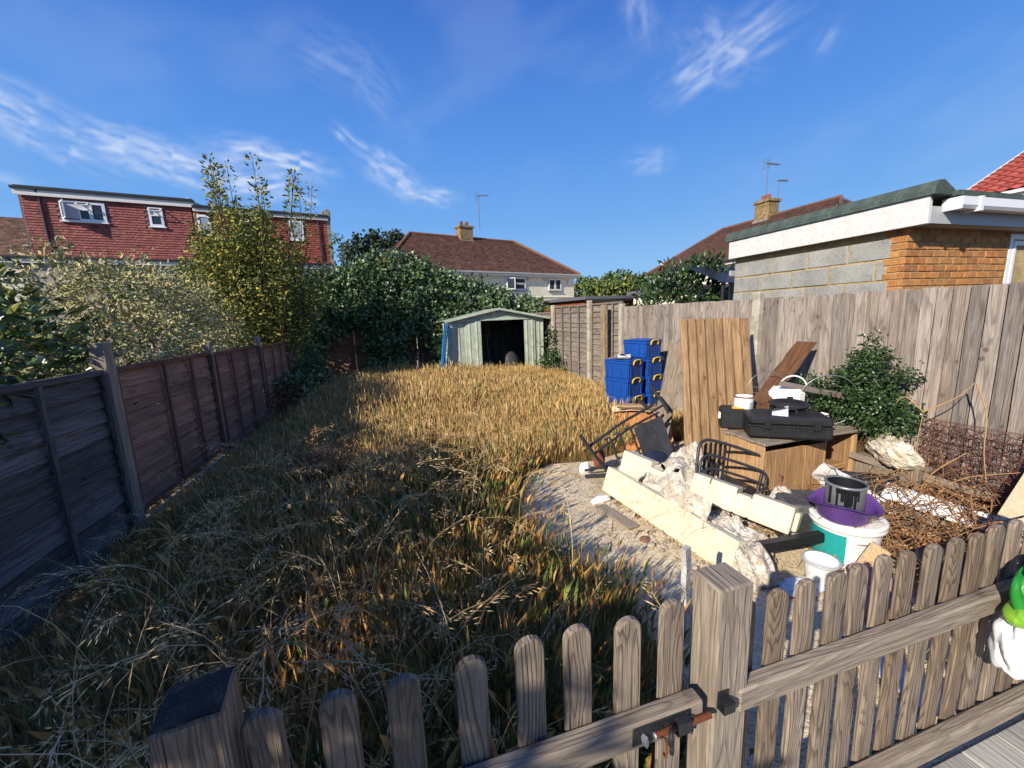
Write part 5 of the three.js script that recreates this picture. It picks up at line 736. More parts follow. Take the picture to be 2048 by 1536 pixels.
{
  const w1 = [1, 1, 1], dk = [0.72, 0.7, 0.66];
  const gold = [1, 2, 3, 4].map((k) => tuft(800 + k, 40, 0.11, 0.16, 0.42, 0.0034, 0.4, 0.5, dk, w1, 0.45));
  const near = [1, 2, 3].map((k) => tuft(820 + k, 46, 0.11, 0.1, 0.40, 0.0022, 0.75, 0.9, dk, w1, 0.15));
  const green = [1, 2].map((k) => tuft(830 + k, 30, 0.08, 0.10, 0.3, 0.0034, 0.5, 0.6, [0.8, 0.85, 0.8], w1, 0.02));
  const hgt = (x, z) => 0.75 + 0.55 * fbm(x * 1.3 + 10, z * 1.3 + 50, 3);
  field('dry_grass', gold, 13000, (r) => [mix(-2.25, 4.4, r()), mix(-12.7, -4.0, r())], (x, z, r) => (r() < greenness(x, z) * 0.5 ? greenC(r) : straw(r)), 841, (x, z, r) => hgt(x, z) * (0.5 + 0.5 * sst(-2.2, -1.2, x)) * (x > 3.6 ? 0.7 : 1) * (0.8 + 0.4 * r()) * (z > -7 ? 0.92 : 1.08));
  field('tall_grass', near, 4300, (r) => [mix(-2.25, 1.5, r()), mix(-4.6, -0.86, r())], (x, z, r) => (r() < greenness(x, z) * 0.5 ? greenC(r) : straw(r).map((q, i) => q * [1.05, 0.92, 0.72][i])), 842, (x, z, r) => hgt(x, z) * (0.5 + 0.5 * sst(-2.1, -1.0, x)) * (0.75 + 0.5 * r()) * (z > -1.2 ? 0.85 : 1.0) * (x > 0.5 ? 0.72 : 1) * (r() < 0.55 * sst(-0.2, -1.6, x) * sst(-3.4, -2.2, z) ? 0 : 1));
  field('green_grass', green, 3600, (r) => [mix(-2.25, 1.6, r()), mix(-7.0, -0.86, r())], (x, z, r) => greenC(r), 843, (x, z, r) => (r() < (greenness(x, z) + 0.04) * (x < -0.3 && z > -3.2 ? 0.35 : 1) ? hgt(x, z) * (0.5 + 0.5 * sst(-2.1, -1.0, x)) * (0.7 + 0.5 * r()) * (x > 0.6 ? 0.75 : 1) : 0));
  const pans = [panicle(851, 0.62, 0.28, 15), panicle(852, 0.72, 0.4, 18), panicle(853, 0.55, 0.2, 12), panicle(854, 0.78, 0.52, 20)];
  field('seeding_grass', pans, 680, (r) => [mix(-2.2, 1.3, r()), mix(-4.4, -0.88, r())], (x, z, r) => { const b = 0.85 + 0.4 * r(); return pick([[0.56, 0.43, 0.24], [0.5, 0.37, 0.19], [0.6, 0.48, 0.29], [0.44, 0.31, 0.16]], r).map((q) => q * b); }, 855, (x, z, r) => (r() < 0.25 + 0.75 * (1 - sst(0.2, 1.0, x)) ? (0.8 + 0.45 * r()) * (x < -1.35 ? (r() < 0.6 ? 0 : 0.75) : 1) : 0));
  field('seeding_grass', pans, 1500, (r) => [mix(-1.9, 3.4, r()), mix(-12, -4.4, r())], (x, z, r) => straw(r), 856, (x, z, r) => 0.6 + 0.3 * r());
}
{ // straw and leaf litter on the patio and soil
  const r = rng(861), P = []; for (let k = 0; k < 14; k++) { const a = r() * 6.283, l = 0.02 + r() * 0.05, x = (r() - 0.5) * 0.24, z = (r() - 0.5) * 0.24, dx = Math.cos(a) * l, dz = Math.sin(a) * l, w = 0.0016; P.push(x - dz / l * w, 0.003, z + dx / l * w, x + dz / l * w, 0.003, z - dx / l * w, x + dx, 0.005 + r() * 0.01, z + dz); }
  const g = fromTris(P), n = 1500, m = new THREE.InstancedMesh(g, mat(null, { side: THREE.DoubleSide }), n), M = new THREE.Matrix4(), q = new THREE.Quaternion(), c = new THREE.Color();
  for (let i = 0; i < n; i++) { let x, z; do { x = mix(1.0, 4.3, r()); z = mix(-4.5, -0.9, r()); } while (!inPoly(x, z, slabPoly) || r() > 0.35 + 0.65 * fbm(x * 2 + 5, z * 2 + 5, 3)); q.setFromAxisAngle(V3(0, 1, 0), r() * 6.28); M.compose(V3(x, 0.03, z), q, V3(1, 1, 1)); m.setMatrixAt(i, M); m.setColorAt(i, c.setRGB(...pick([[0.5, 0.38, 0.2], [0.3, 0.2, 0.09], [0.16, 0.11, 0.06], [0.58, 0.47, 0.3]], r))); }
  m.name = 'straw_litter'; m.userData = { kind: 'stuff' }; m.castShadow = m.receiveShadow = true; scene.add(m);
}
{ // dried weeds standing in the grass
  const dock = (label, x, z, h, n, seed, spread, m1, m2, dens = 26) => {
    const t = thing('dried_weed', label, 'weed', [x, 0, z], 0), r = rng(seed), sg = [], seeds = [];
    for (let k = 0; k < n; k++) { const a = r() * 6.283, s = spread * Math.sqrt(r()), hh = h * (0.7 + 0.35 * r()), pts = [[0, 0, 0], [Math.cos(a) * s * 0.4, hh * 0.5, Math.sin(a) * s * 0.4], [Math.cos(a) * s, hh, Math.sin(a) * s]]; part('stem', taper(pts, 0.0045, 0.002, 6, 4), m1, t); const c = new THREE.CatmullRomCurve3(pts.map((p) => V3(...p))); for (let i = 0; i < dens; i++) { const u = 0.4 + 0.6 * r(), p = c.getPoint(u), e = V3(r() - 0.5, r() - 0.3, r() - 0.5).normalize(); seeds.push([p.addScaledVector(e, 0.012 + 0.03 * r()), e, 0.034]); } }
    void sg; leaves('seed_heads', t, 'small', seeds, m2, seed + 3); return t;
  };
  const rd = [[0.13, 0.05, 0.025], [0.18, 0.07, 0.03], [0.1, 0.035, 0.02]], or = [[0.34, 0.17, 0.07], [0.26, 0.11, 0.05], [0.4, 0.23, 0.1]];
  dock('bushy rust coloured dried weed in the shade of the lawn', -0.75, -4.15, 0.75, 34, 871, 0.34, K.dock, or, 44); dock('dark red-brown dock seed stalk left of the lawn\'s middle', -1.35, -8.2, 0.62, 12, 873, 0.16, K.dock, rd); dock('slim red-brown dock stalk standing in the golden grass', 1.25, -6.3, 0.75, 3, 875, 0.06, K.dock, rd, 40); dock('red-brown dock stalk near the patio corner', 0.35, -4.6, 0.7, 3, 877, 0.05, K.dock, rd, 40);
  dock('tall dried dock beside the third fence post', -1.95, -7.7, 0.85, 14, 879, 0.22, K.dock, rd, 30); dock('dried dock against the last brown panel', -1.95, -8.7, 0.8, 12, 881, 0.2, K.dock, rd, 30);
}
// ---------- things heaped on the patio ----------
// crumpled sheet: grid in local x, z with height f(u, v); triangles drop out where hole(u, v)
function sheet(nx, nz, f, hole, th = 0.006) {
  const P = [], p = (i, j, o = 0) => { const q = f(i / nx, j / nz); return [q[0], q[1] - o, q[2]]; };
  for (let i = 0; i < nx; i++) for (let j = 0; j < nz; j++) { if (hole && hole((i + 0.5) / nx, (j + 0.5) / nz)) continue; for (const o of [0, th]) P.push(...p(i, j, o), ...p(i, j + 1, o), ...p(i + 1, j + 1, o), ...p(i, j, o), ...p(i + 1, j + 1, o), ...p(i + 1, j, o)); }
  return uvs(smooth(fromTris(P)), 2);
}
function smooth(g) { // average normals of coincident vertices
  const p = g.attributes.position, n = g.attributes.normal, m = new Map(); const key = (i) => Math.round(p.getX(i) * 2e4) + '_' + Math.round(p.getY(i) * 2e4) + '_' + Math.round(p.getZ(i) * 2e4);
  for (let i = 0; i < p.count; i++) { const k = key(i), a = m.get(k) ?? [0, 0, 0]; a[0] += n.getX(i); a[1] += n.getY(i); a[2] += n.getZ(i); m.set(k, a); }
  for (let i = 0; i < p.count; i++) { const a = m.get(key(i)), l = Math.hypot(...a) || 1; n.setXYZ(i, a[0] / l, a[1] / l, a[2] / l); } return g;
}
function crumple(w, h, d, seed, amp = 0.3, seg = 22) { // crushed bag: a lumpy closed shape resting on y = 0
  const g = new THREE.SphereGeometry(1, seg, Math.round(seg * 0.7)), p = g.attributes.position; for (let i = 0; i < p.count; i++) { const x = p.getX(i), y = p.getY(i), z = p.getZ(i), k = 1 + amp * (fbm(x * 1.9 + seed, y * 1.9 + z * 2.3 + seed, 4) - 0.5) * 2 + amp * 0.4 * (Math.abs(vn(x * 5 + seed, z * 5 + y * 4)) - 0.5); p.setXYZ(i, x * w * k, Math.max(-0.55, y) * h * k + h * 0.55, z * d * k); }
  g.computeVertexNormals(); return g;
}
{ // pine cabinet: closed left half, open right half
  const t = thing('pine_cabinet', 'weathered pine cabinet with an open right half, under the black tool case', 'cabinet', [3.03, 0.02, -2.58]), r = rng(901), h = 0.63, d = 0.44;
  for (let k = 0; k < 5; k++) part('side_plank', cbox(0.02, h, 0.083, 0.003, { ou: r() * 3, ov: r() * 3 }), MW.pine[0], t, [0.012, h / 2, -0.045 - k * 0.0865]);
  for (let k = 0; k < 6; k++) part('front_plank', cbox(0.113, h - 0.05, 0.02, 0.003, { ou: r() * 3, ov: r() * 3 }), MW.pine[1], t, [0.085 + k * 0.1155, h / 2 - 0.03, -0.012 + (r() - 0.5) * 0.004]);
  part('divider', cbox(0.022, h, d, 0.003, { ou: 1 }), MW.pine[1], t, [0.735, h / 2, -d / 2]); part('end_panel', cbox(0.03, h, d, 0.003, { ou: 2 }), MW.pine[2], t, [1.08, h / 2, -d / 2]); part('end_post', cbox(0.04, h, 0.035, 0.003), MW.pine[0], t, [1.075, h / 2, 0.012]);
  part('back_panel', cbox(1.05, h, 0.012, 0.002, { ou: 0.4 }), MW.pine[2], t, [0.56, h / 2, -d + 0.01]); part('shelf', cbox(0.32, 0.03, d - 0.05, 0.003, { g: 0 }), MW.pine[2], t, [0.905, 0.3, -d / 2 - 0.01]); part('cross_bar', cbox(0.31, 0.05, 0.02, 0.003, { g: 0 }), MW.pine[1], t, [0.905, 0.3, -0.03]); part('base_panel', cbox(1.05, 0.02, d - 0.03, 0.003, { g: 0 }), MW.pine[1], t, [0.55, 0.02, -d / 2]);
  for (let k = 0; k < 5; k++) part('top_plank', cbox(0.66 + r() * 0.06, 0.024, 0.092, 0.004, { g: 0, ou: r() * 3, ov: r() * 3 }), MW.rail[k % 2], t, [0.33, h + 0.018, -0.03 - k * 0.096], [0, (r() - 0.5) * 0.03, 0]);
  for (let k = 0; k < 4; k++) part('top_plank', cbox(0.5 + r() * 0.08, 0.022, 0.11, 0.004, { g: 0, ou: r() * 3, ov: r() * 3 }), MW.rail[(k + 1) % 2], t, [0.95, h + 0.03, 0.0 - k * 0.115], [0, -0.12 + (r() - 0.5) * 0.03, 0.03]);
}
{ // black tool case
  const t = thing('tool_case', 'black plastic tool case lying on the pine cabinet', 'tool case', [3.36, 0.695, -2.68], -0.62), w = 0.64, d = 0.34;
  part('lower_shell', cbox(w, 0.11, d, 0.02), K.case, t, [0, 0.058, 0]); part('lid', cbox(w, 0.085, d, 0.024), K.case, t, [0, 0.158, 0]); part('seam_rim', cbox(w + 0.012, 0.016, d + 0.012, 0.004), K.case, t, [0, 0.114, 0]);
  for (let k = 0; k < 15; k++) part('rib', bx(0.012, 0.05, 0.01, 0, 0, 0), K.case, t, [-0.2 + k * 0.028, 0.092, d / 2 + 0.006]);
  for (const x of [-0.17, 0.2]) { const l = part('latch', cbox(0.05, 0.07, 0.014, 0.004), K.blackPlastic, t, [x, 0.13, d / 2 + 0.01]); part('latch_lip', bx(0.05, 0.01, 0.02, 0, -0.03, 0.004), K.blackPlastic, l); }
  part('handle', tubeAlong([[-0.09, 0.2, 0.0], [-0.08, 0.235, 0.0], [0.08, 0.235, 0.0], [0.09, 0.2, 0.0]], 0.012, 16, 6), K.blackPlastic, t);
  const d2 = thing('drill_case', 'smaller black case with orange catch tucked behind the tool case', 'tool case', [3.08, 0.695, -2.95], -0.7); part('shell', cbox(0.26, 0.2, 0.2, 0.02), K.case, d2, [0.0, 0.1, -0.12]); part('catch', cbox(0.1, 0.014, 0.06, 0.004), K.orange, d2, [0.02, 0.208, -0.06]); part('tape', cbox(0.02, 0.06, 0.05, 0.003), K.white, d2, [-0.134, 0.13, -0.05]);
  solo('paper_sheet', 'folded white paper lying on the tool case', 'paper', sheet(6, 4, (u, v) => [(u - 0.5) * 0.18, 0.02 + 0.05 * u * v + 0.01 * Math.sin(u * 5), (v - 0.5) * 0.12], null, 0.001), K.bag, [3.3, 0.886, -2.68], [0, 0.7, 0.1]);
  solo('frying_pan', 'black upturned pan on top of the tool case', 'pan', lathe([[0.001, 0], [0.13, 0], [0.155, 0.03], [0.165, 0.034], [0.155, 0.04], [0.12, 0.012], [0.001, 0.01]], 28), K.blackPlastic, [3.5, 0.92, -2.76], [0.06, 0, 0.06]);
  const u = thing('white_appliance', 'dented white plastic appliance standing behind the tool case', 'appliance', [3.72, 0.72, -2.98], -0.7); part('body', cbox(0.3, 0.28, 0.22, 0.05), K.white, u, [0, 0.2, 0]); part('front_slot', cbox(0.05, 0.12, 0.01, 0.003), K.paint, u, [0.02, 0.2, 0.112]); part('base', cbox(0.32, 0.06, 0.24, 0.02), K.blackPlastic, u, [0, 0.03, 0]); part('carry_loop', new THREE.TorusGeometry(0.11, 0.008, 6, 20, Math.PI), K.white, u, [0.06, 0.34, 0]);
  // tins
  const tin = (label, x, y, z, rad, h, m, rust) => { const q = thing('paint_tin', label, 'tin', [x, y, z], 0.7, 'paint tins on the cabinet'); part('body', lathe([[0.001, 0], [rad, 0], [rad, h * 0.02], [rad * 0.99, h * 0.05], [rad * 0.99, h * 0.93], [rad * 1.03, h * 0.95], [rad * 1.03, h], [rad * 0.9, h], [rad * 0.88, h * 0.6], [0.001, h * 0.6]], 28), m, q); part('rust_band', lathe([[rad * 1.035, h * 0.94], [rad * 1.05, h * 0.97], [rad * 1.035, h * 1.005], [rad * 0.93, h * 1.005]], 28), rust, q); part('label_patch', new THREE.CylinderGeometry(rad * 1.005, rad * 1.005, h * 0.5, 14, 1, true, 5.4, 1.2), K.grey, q, [0, h * 0.45, 0]); };
  tin('rusty rimmed white paint tin at the foot of the broken plank', 3.22, 0.84, -3.0, 0.085, 0.17, K.white, K.rust); solo('brick_stack', 'dark block under the rusty rimmed tin', 'block', cbox(0.2, 0.17, 0.18, 0.01), K.brownBoard, [3.22, 0.755, -3.02], [0, 0.6, 0]);
  tin('small rusted paint tin right of the tool case', 3.78, 0.7, -2.66, 0.062, 0.15, K.white, K.rust);
  const hp = thing('wire_hoop', 'thin wire hoop standing on the cabinet top', 'wire hoop', [3.95, 0.95, -2.72], -0.6); part('hoop', new THREE.TorusGeometry(0.24, 0.005, 5, 40), K.wire, hp); part('second_hoop', new THREE.TorusGeometry(0.2, 0.004, 5, 40), K.wire, hp, [-0.5, 0.06, -0.1], [0, 0.3, 0]);
  const bp = solo('broken_plank', 'dark brown plank with a splintered end slanting up from the cabinet', 'plank', plank(1.15, 0.17, 0.022, rng(905), { seg: 10, edge: 0.006, endJag: 0.09 }), K.brownBoard); frame(bp, [3.78, 1.12, -3.1], [0.82, 0.55, -0.22], [0.385, -0.304, 0.675]);
  solo('grey_batten', 'thin grey batten lying across the white appliance', 'batten', plank(0.75, 0.05, 0.02, rng(906), { seg: 4 }), MW.fence[1], [3.92, 1.03, -2.82], [0.3, -0.35, -0.14]);
}
{ // leaning tongue and groove panel
  const t = thing('grooved_board', 'brown tongue-and-groove door panel leaning back behind the cabinet', 'door', [0, 0, 0]), r = rng(911);
  frame(t, [3.62, 0.92, -3.75], [0.905, -0.02, 0.40], [-0.1, 1.27, -0.5]);
  const n = 8, w = 0.8 / n, L = 1.72; for (let k = 0; k < n; k++) { part('plank', cbox(w - 0.016, L + (r() - 0.5) * 0.01, 0.026, 0.008, { ou: r() * 4, ov: r() * 4 }), pick(MW.board, r), t, [-0.4 + w * (k + 0.5), 0.0, r() * 0.002]); if (k) part('bead', cbox(0.018, L - 0.02, 0.01, 0.002, { ou: r() * 4 }), MW.board[2], t, [-0.4 + w * k, 0, -0.016]); }
  for (const y of [-0.6, 0.6]) part('back_rail', cbox(0.74, 0.09, 0.03, 0.003, { g: 0 }), MW.board[2], t, [0, y, -0.03]);
  const g = solo('grey_plank', 'wide grey plank leaning behind the grooved door panel', 'plank', plank(1.25, 0.2, 0.025, rng(912), { seg: 6 }), MW.rail[0]); frame(g, [3.42, 0.85, -4.35], [0.28, 0.95, -0.1], [-0.8, 0.2, -0.4]);
  const o = thing('curled_wood_sheet', 'orange veneered sheet with a pale curled edge before the blue boxes', 'wood sheet', [3.15, 0.28, -4.55], -0.5); part('face', sheet(14, 10, (u, v) => [(u - 0.5) * 0.75, (1 - v) * 0.42 - 0.26 - 0.05 * u + 0.05 * Math.sin(u * 3.1), (v - 0.5) * 0.5 - 0.05], null, 0.015), K.orangeWood, o); part('curled_edge', sheet(14, 6, (u, v) => [(u - 0.5) * 0.76, 0.18 - 0.05 * u + 0.07 * Math.sin(v * 3.1) + 0.05 * Math.sin(u * 3.1), -0.32 + v * 0.12], null, 0.006), K.hard, o); part('side_batten', cbox(0.03, 0.03, 0.6, 0.004, { g: 2 }), MW.pine[0], o, [0.39, -0.05, -0.05], [0.65, 0, 0]);
  const b = thing('cane_bundle', 'bundle of thin dry canes lying on the curled sheet', 'canes', [3.3, 0.5, -4.72], -0.45), rr = rng(913); for (let k = 0; k < 22; k++) part('cane', rod([(rr() - 0.5) * 0.1 - 0.32, rr() * 0.09, (rr() - 0.5) * 0.12], [0.3 + rr() * 0.1, rr() * 0.1 - 0.06, (rr() - 0.5) * 0.14], 0.006, 0.004, 5), MW.board[k % 3], b);
}
{ // blue lidded boxes in two stacks
  const make = () => {
    const t = new THREE.Group(), W = 0.37, D = 0.46, H = 0.25, P = [];
    const q = (a, b, c, e) => P.push(...a, ...b, ...c, ...a, ...c, ...e), k = 0.94, b = [[-W / 2 * k, 0, -D / 2 * k], [W / 2 * k, 0, -D / 2 * k], [W / 2 * k, 0, D / 2 * k], [-W / 2 * k, 0, D / 2 * k]], u = b.map(([x, , z]) => [x / k, H, z / k]);
    for (let i = 0; i < 4; i++) { const j = (i + 1) % 4; q(b[j], b[i], u[i], u[j]); } q(...b); q(u[3], u[2], u[1], u[0]);
    part('body', uvs(flip(fromTris(P))), K.blue, t); part('rim', cbox(W + 0.02, 0.03, D + 0.02, 0.006), K.blue, t, [0, H - 0.02, 0]);
    const lid = part('lid', cbox(W + 0.012, 0.024, D + 0.012, 0.008), K.blue, t, [0, H + 0.014, 0]); part('lid_panel', cbox(W - 0.1, 0.008, D - 0.1, 0.004), K.blue, lid, [0, 0.015, 0]);
    for (const x of [-0.14, 0.14]) for (const s of [-1, 1]) part('rib', bx(0.014, H - 0.04, 0.012, 0, 0, 0), K.blue, t, [x * 0.97, H / 2 - 0.02, s * (D / 2 * 0.985)]);
    for (const z of [-0.19, -0.09, 0.09, 0.19]) for (const s of [-1, 1]) part('rib', bx(0.012, H - 0.04, 0.014, 0, 0, 0), K.blue, t, [s * (W / 2 * 0.985), H / 2 - 0.02, z]);
    for (const s of [-1, 1]) part('handle', tubeAlong([[-0.09, H - 0.05, s * (D / 2 + 0.005)], [-0.075, H + 0.01, s * (D / 2 + 0.02)], [0, H + 0.022, s * (D / 2 + 0.02)], [0.075, H + 0.01, s * (D / 2 + 0.02)], [0.09, H - 0.05, s * (D / 2 + 0.005)]], 0.013, 16, 6), K.yellow, t);
    return t;
  };
  const proto = make(), spots = [[3.52, 0.0, -5.55, 'blue lidded box at the foot of the shorter stack, sunk in grass'], [3.53, 0.282, -5.54, 'blue box second from the ground in the shorter stack'], [3.51, 0.564, -5.56, 'blue box directly under the topmost box of the shorter stack'], [3.5, 0.846, -5.55, 'topmost blue box of the shorter stack, with a tray on it'], [3.98, 0.0, -5.68, 'blue box at the foot of the taller stack'], [3.98, 0.282, -5.68, 'blue box second from the ground in the taller stack'], [3.97, 0.564, -5.67, 'middle blue box of the taller stack'], [3.96, 0.846, -5.68, 'blue box directly under the topmost box of the taller stack'], [3.92, 1.128, -5.68, 'topmost blue box of the taller stack']], r = rng(921);
  for (const [x, y, z, l] of spots) { const c = proto.clone(); c.name = numbered('storage_box'); c.position.set(x, y, z); c.rotation.y = 0.34 + (r() - 0.5) * 0.1; c.userData = { label: l, category: 'storage box', group: 'blue storage boxes' }; scene.add(c); }
  const tr = thing('file_tray', 'grey and white tray of papers on the shorter stack of blue boxes', 'tray', [3.5, 1.132, -5.55], 0.9); part('tray', cbox(0.34, 0.025, 0.24, 0.006), K.plasticGrey, tr, [0, 0.014, 0]); part('papers', cbox(0.28, 0.016, 0.2, 0.003), K.white, tr, [0.02, 0.036, 0], [0, 0.1, 0.03]); part('cable', tubeAlong([[-0.14, 0.05, 0.05], [0, 0.06, -0.06], [0.15, 0.045, 0.06]], 0.007, 12, 5), K.blackPlastic, tr);
}
{ // tubular chair frames
  const T2 = (g, p, rad = 0.0125, n = 20) => part('tube', tubeAlong(p, rad, n, 7), K.tube, g);
  const a = thing('lounger_frame', 'collapsed black tubular lounger frame on the grass edge of the patio', 'chair frame', [0, 0, 0]);
  T2(a, [[1.86, 0.56, -3.78], [2.02, 0.32, -3.76], [2.24, 0.02, -3.72]], 0.02); T2(a, [[1.95, 0.05, -3.85], [2.3, 0.06, -3.75], [2.62, 0.08, -3.6]], 0.024); T2(a, [[1.96, 0.11, -3.88], [2.35, 0.15, -3.8], [2.7, 0.2, -3.7]], 0.014); T2(a, [[2.02, 0.4, -3.86], [2.5, 0.57, -4.0], [3.0, 0.72, -4.1]], 0.016); T2(a, [[2.05, 0.33, -3.8], [2.55, 0.5, -3.95], [3.02, 0.64, -4.02]], 0.014);
  for (const [x, y] of [[2.2, 0.44], [2.32, 0.48], [2.46, 0.53]]) T2(a, [[x, y, -3.88], [x + 0.06, y + 0.02, -3.86], [x + 0.12, y - 0.2, -3.8], [x + 0.16, 0.1, -3.7]], 0.012);
  T2(a, [[2.8, 0.82, -4.15], [2.92, 0.68, -4.08]], 0.02, 8); T2(a, [[2.98, 0.95, -4.15], [3.1, 0.75, -4.05], [3.15, 0.62, -4.0]], 0.02, 10); T2(a, [[2.86, 0.64, -4.0], [3.12, 0.72, -4.05]], 0.014, 8); T2(a, [[1.92, 0.04, -3.3], [2.1, 0.05, -3.25]], 0.016, 4);
  part('seat_fabric', sheet(14, 10, (u, v) => [2.52 + u * 0.42, 0.56 - v * 0.34 + 0.07 * u - 0.06 * Math.sin(u * 3.1) * v + 0.03 * fbm(u * 4, v * 4, 2), -3.78 + v * 0.22 - u * 0.08], null, 0.004), K.fabric, a); part('blue_fabric', sheet(10, 8, (u, v) => [2.5 + u * 0.36, 0.3 - v * 0.2 + 0.04 * Math.sin(u * 4), -3.58 + v * 0.16 - u * 0.06], null, 0.004), K.navy, a);
  solo('red_rag', 'reddish rag caught inside the collapsed lounger frame', 'rag', crumple(0.06, 0.12, 0.06, 12, 0.4), mat(null, { color: C(0.22, 0.06, 0.035) }), [2.2, 0.1, -3.98]);
  solo('plastic_scrap', 'pale plastic scrap in the grass behind the lounger frame', 'plastic scrap', crumple(0.07, 0.09, 0.05, 14, 0.4), K.bag, [2.02, 0.02, -4.0]);
  const b = thing('garden_chair', 'black tubular garden chair lying on its side against the pine cabinet', 'chair', [0, 0, 0]);
  const loop = (dx, dy, dz, s = 1) => [[2.5 + dx, 0.5 + dy, -2.78 + dz], [2.56 + dx, 0.66 + dy, -2.82 + dz], [2.66 + dx, 0.69 + dy, -2.82 + dz], [2.88 + dx, 0.62 + dy, -2.72 + dz], [3.04 + dx, 0.55 + dy, -2.62 + dz], [3.06 + dx, 0.48 + dy, -2.6 + dz], [2.98 + dx, 0.22 * s + dy, -2.58 + dz]];
  T2(b, loop(0, 0, 0), 0.014, 40); T2(b, loop(-0.03, -0.12, 0.06).slice(0, 7), 0.013, 40); T2(b, loop(-0.02, -0.24, 0.08).slice(0, 6), 0.012, 34); T2(b, [[2.5, 0.5, -2.78], [2.48, 0.3, -2.74], [2.55, 0.14, -2.7]], 0.014, 10);
  for (let k = 0; k < 5; k++) part('slat', cbox(0.05, 0.42, 0.014, 0.004), K.plasticDark, b, [2.72 + k * 0.045, 0.42, -2.93 + k * 0.012], [0.1, 0.5, 0.12]);
  part('seat_pan', cbox(0.36, 0.03, 0.2, 0.01), K.plasticDark, b, [2.86, 0.27, -2.62], [0.4, -0.45, -0.3]); T2(b, [[2.85, 0.14, -2.5], [2.93, 0.28, -2.5], [2.98, 0.3, -2.52], [3.0, 0.18, -2.52]], 0.012, 14);
}
{ // cream foam slabs and the torn wadding over them
  const slab = (label, pos, xd, yd, L, H, T0, cuts, seed, notch) => {
    const t = thing('foam_slab', label, 'foam slab', [0, 0, 0], 0, 'cream foam slabs'); frame(t, pos, xd, yd); let x = -L / 2; const r = rng(seed);
    for (const c of [...cuts, 1]) { const x1 = -L / 2 + c * L, w = x1 - x - 0.009; let hh = H, yy = 0; if (notch && notch[0] === c) { hh = H * notch[1]; yy = -(H - hh) / 2; } part('segment', cbox(w, hh, T0 + (r() - 0.5) * 0.003, 0.006, { g: 0, ou: r(), ov: r() }), K.foam, t, [x + w / 2 + 0.0045, yy, 0]); x = x1; }
    part('core', cbox(L - 0.02, H * 0.72, T0 - 0.012, 0.004), K.foam, t, [0, -H * 0.1, 0]); return t;
  };
  slab('long cream foam slab with scored grooves lying nearest the patio edge', [2.07, 0.17, -2.7], [0.13, -0.02, 1.43], [0.30, 0.95, 0], 1.5, 0.25, 0.09, [0.24, 0.33, 0.46, 0.58, 0.68, 0.8], 931);
  slab('left piece of the broken cream foam slab propped behind the long one', [2.27, 0.33, -3.12], [0.22, -0.06, 0.7], [0.32, 0.95, 0.1], 0.62, 0.22, 0.13, [0.55], 933, [1, 0.72]);
  const e = slab('right piece of the broken cream foam slab with a stepped end', [2.56, 0.33, -2.36], [0.30, -0.07, 0.62], [0.34, 0.94, 0.0], 0.74, 0.2, 0.17, [0.2, 0.48, 0.62], 935, [0.62, 0.82]);
  part('end_lip', cbox(0.03, 0.14, 0.12, 0.006), K.foam, e, [0.384, 0.0, -0.01]);
  const wm = mat(T.wad, { color: C(0.84, 0.82, 0.78), bumpScale: 0.012, side: THREE.DoubleSide }), hf = (x, z, s) => fbm(x * 6 + s, z * 6 + s, 5);
  const heap = (label, cx, cz, w, d, top, s, turn, edge = 0.42) => solo('torn_wadding', label, 'wadding', sheet(56, 44, (u, v) => { const x = (u - 0.5) * w, z = (v - 0.5) * d, k = Math.max(0, 1 - Math.pow(Math.abs(u - 0.5) * 2, 2.2)) * Math.max(0, 1 - Math.pow(Math.abs(v - 0.5) * 2, 2.2)), n = hf(x, z, s), n2 = Math.abs(vn(x * 22 + s, z * 22 + s) - 0.5); return [x + 0.05 * (vn(x * 14 + 9, z * 14) - 0.5), 0.02 + top * k * (0.4 + 0.8 * n) + 0.05 * n2 + 0.07 * Math.abs(fbm(x * 9 + z * 5 + s, z * 12 - x * 4 + s, 3) - 0.5) * 2, z + 0.05 * (vn(x * 14, z * 14 + 9) - 0.5)]; }, (u, v) => Math.hypot(u - 0.5, v - 0.5) > edge * (0.55 + 0.85 * fbm(u * 11 + s, v * 11 + s, 3)) || vn(u * 23 + s, v * 23) > 0.93, 0.008), wm, [cx, 0, cz], [0, turn, 0], 'torn wadding');
  heap('dirty white torn wadding heaped between the two foam slabs', 2.45, -2.88, 0.95, 1.05, 0.5, 41, 0.3); heap('flattened strip of torn wadding along the long foam slab', 2.36, -2.35, 0.62, 0.95, 0.24, 43, 0.2); heap('crumpled wadding lying over the collapsed lounger', 2.88, -3.35, 0.6, 0.5, 0.52, 47, 0.9); heap('ragged white cloth behind the stepped foam piece', 2.95, -2.3, 0.5, 0.4, 0.4, 51, 0.5);
  solo('wadding_roll', 'rolled up end of dirty wadding at the near tip of the long slab', 'wadding', crumple(0.13, 0.17, 0.14, 55, 0.42, 64), wm, [2.2, 0.0, -1.92]);
  // flap of wadding torn over the long slab's face
  const fl = solo('wadding_flap', 'ragged tongue of wadding hanging over the grooved foam slab', 'wadding', sheet(26, 22, (u, v) => [(u - 0.5) * 0.46, (0.5 - v) * 0.34, 0.03 + 0.03 * fbm(u * 9, v * 9, 3) - 0.02 * u], (u, v) => v > 0.35 + 0.75 * vn(u * 7 + 3, 2) * (1 - Math.abs(u - 0.5)), 0.006), wm); frame(fl, [2.13, 0.27, -2.48], [0.13, -0.02, 1.43], [0.35, 0.95, 0]);
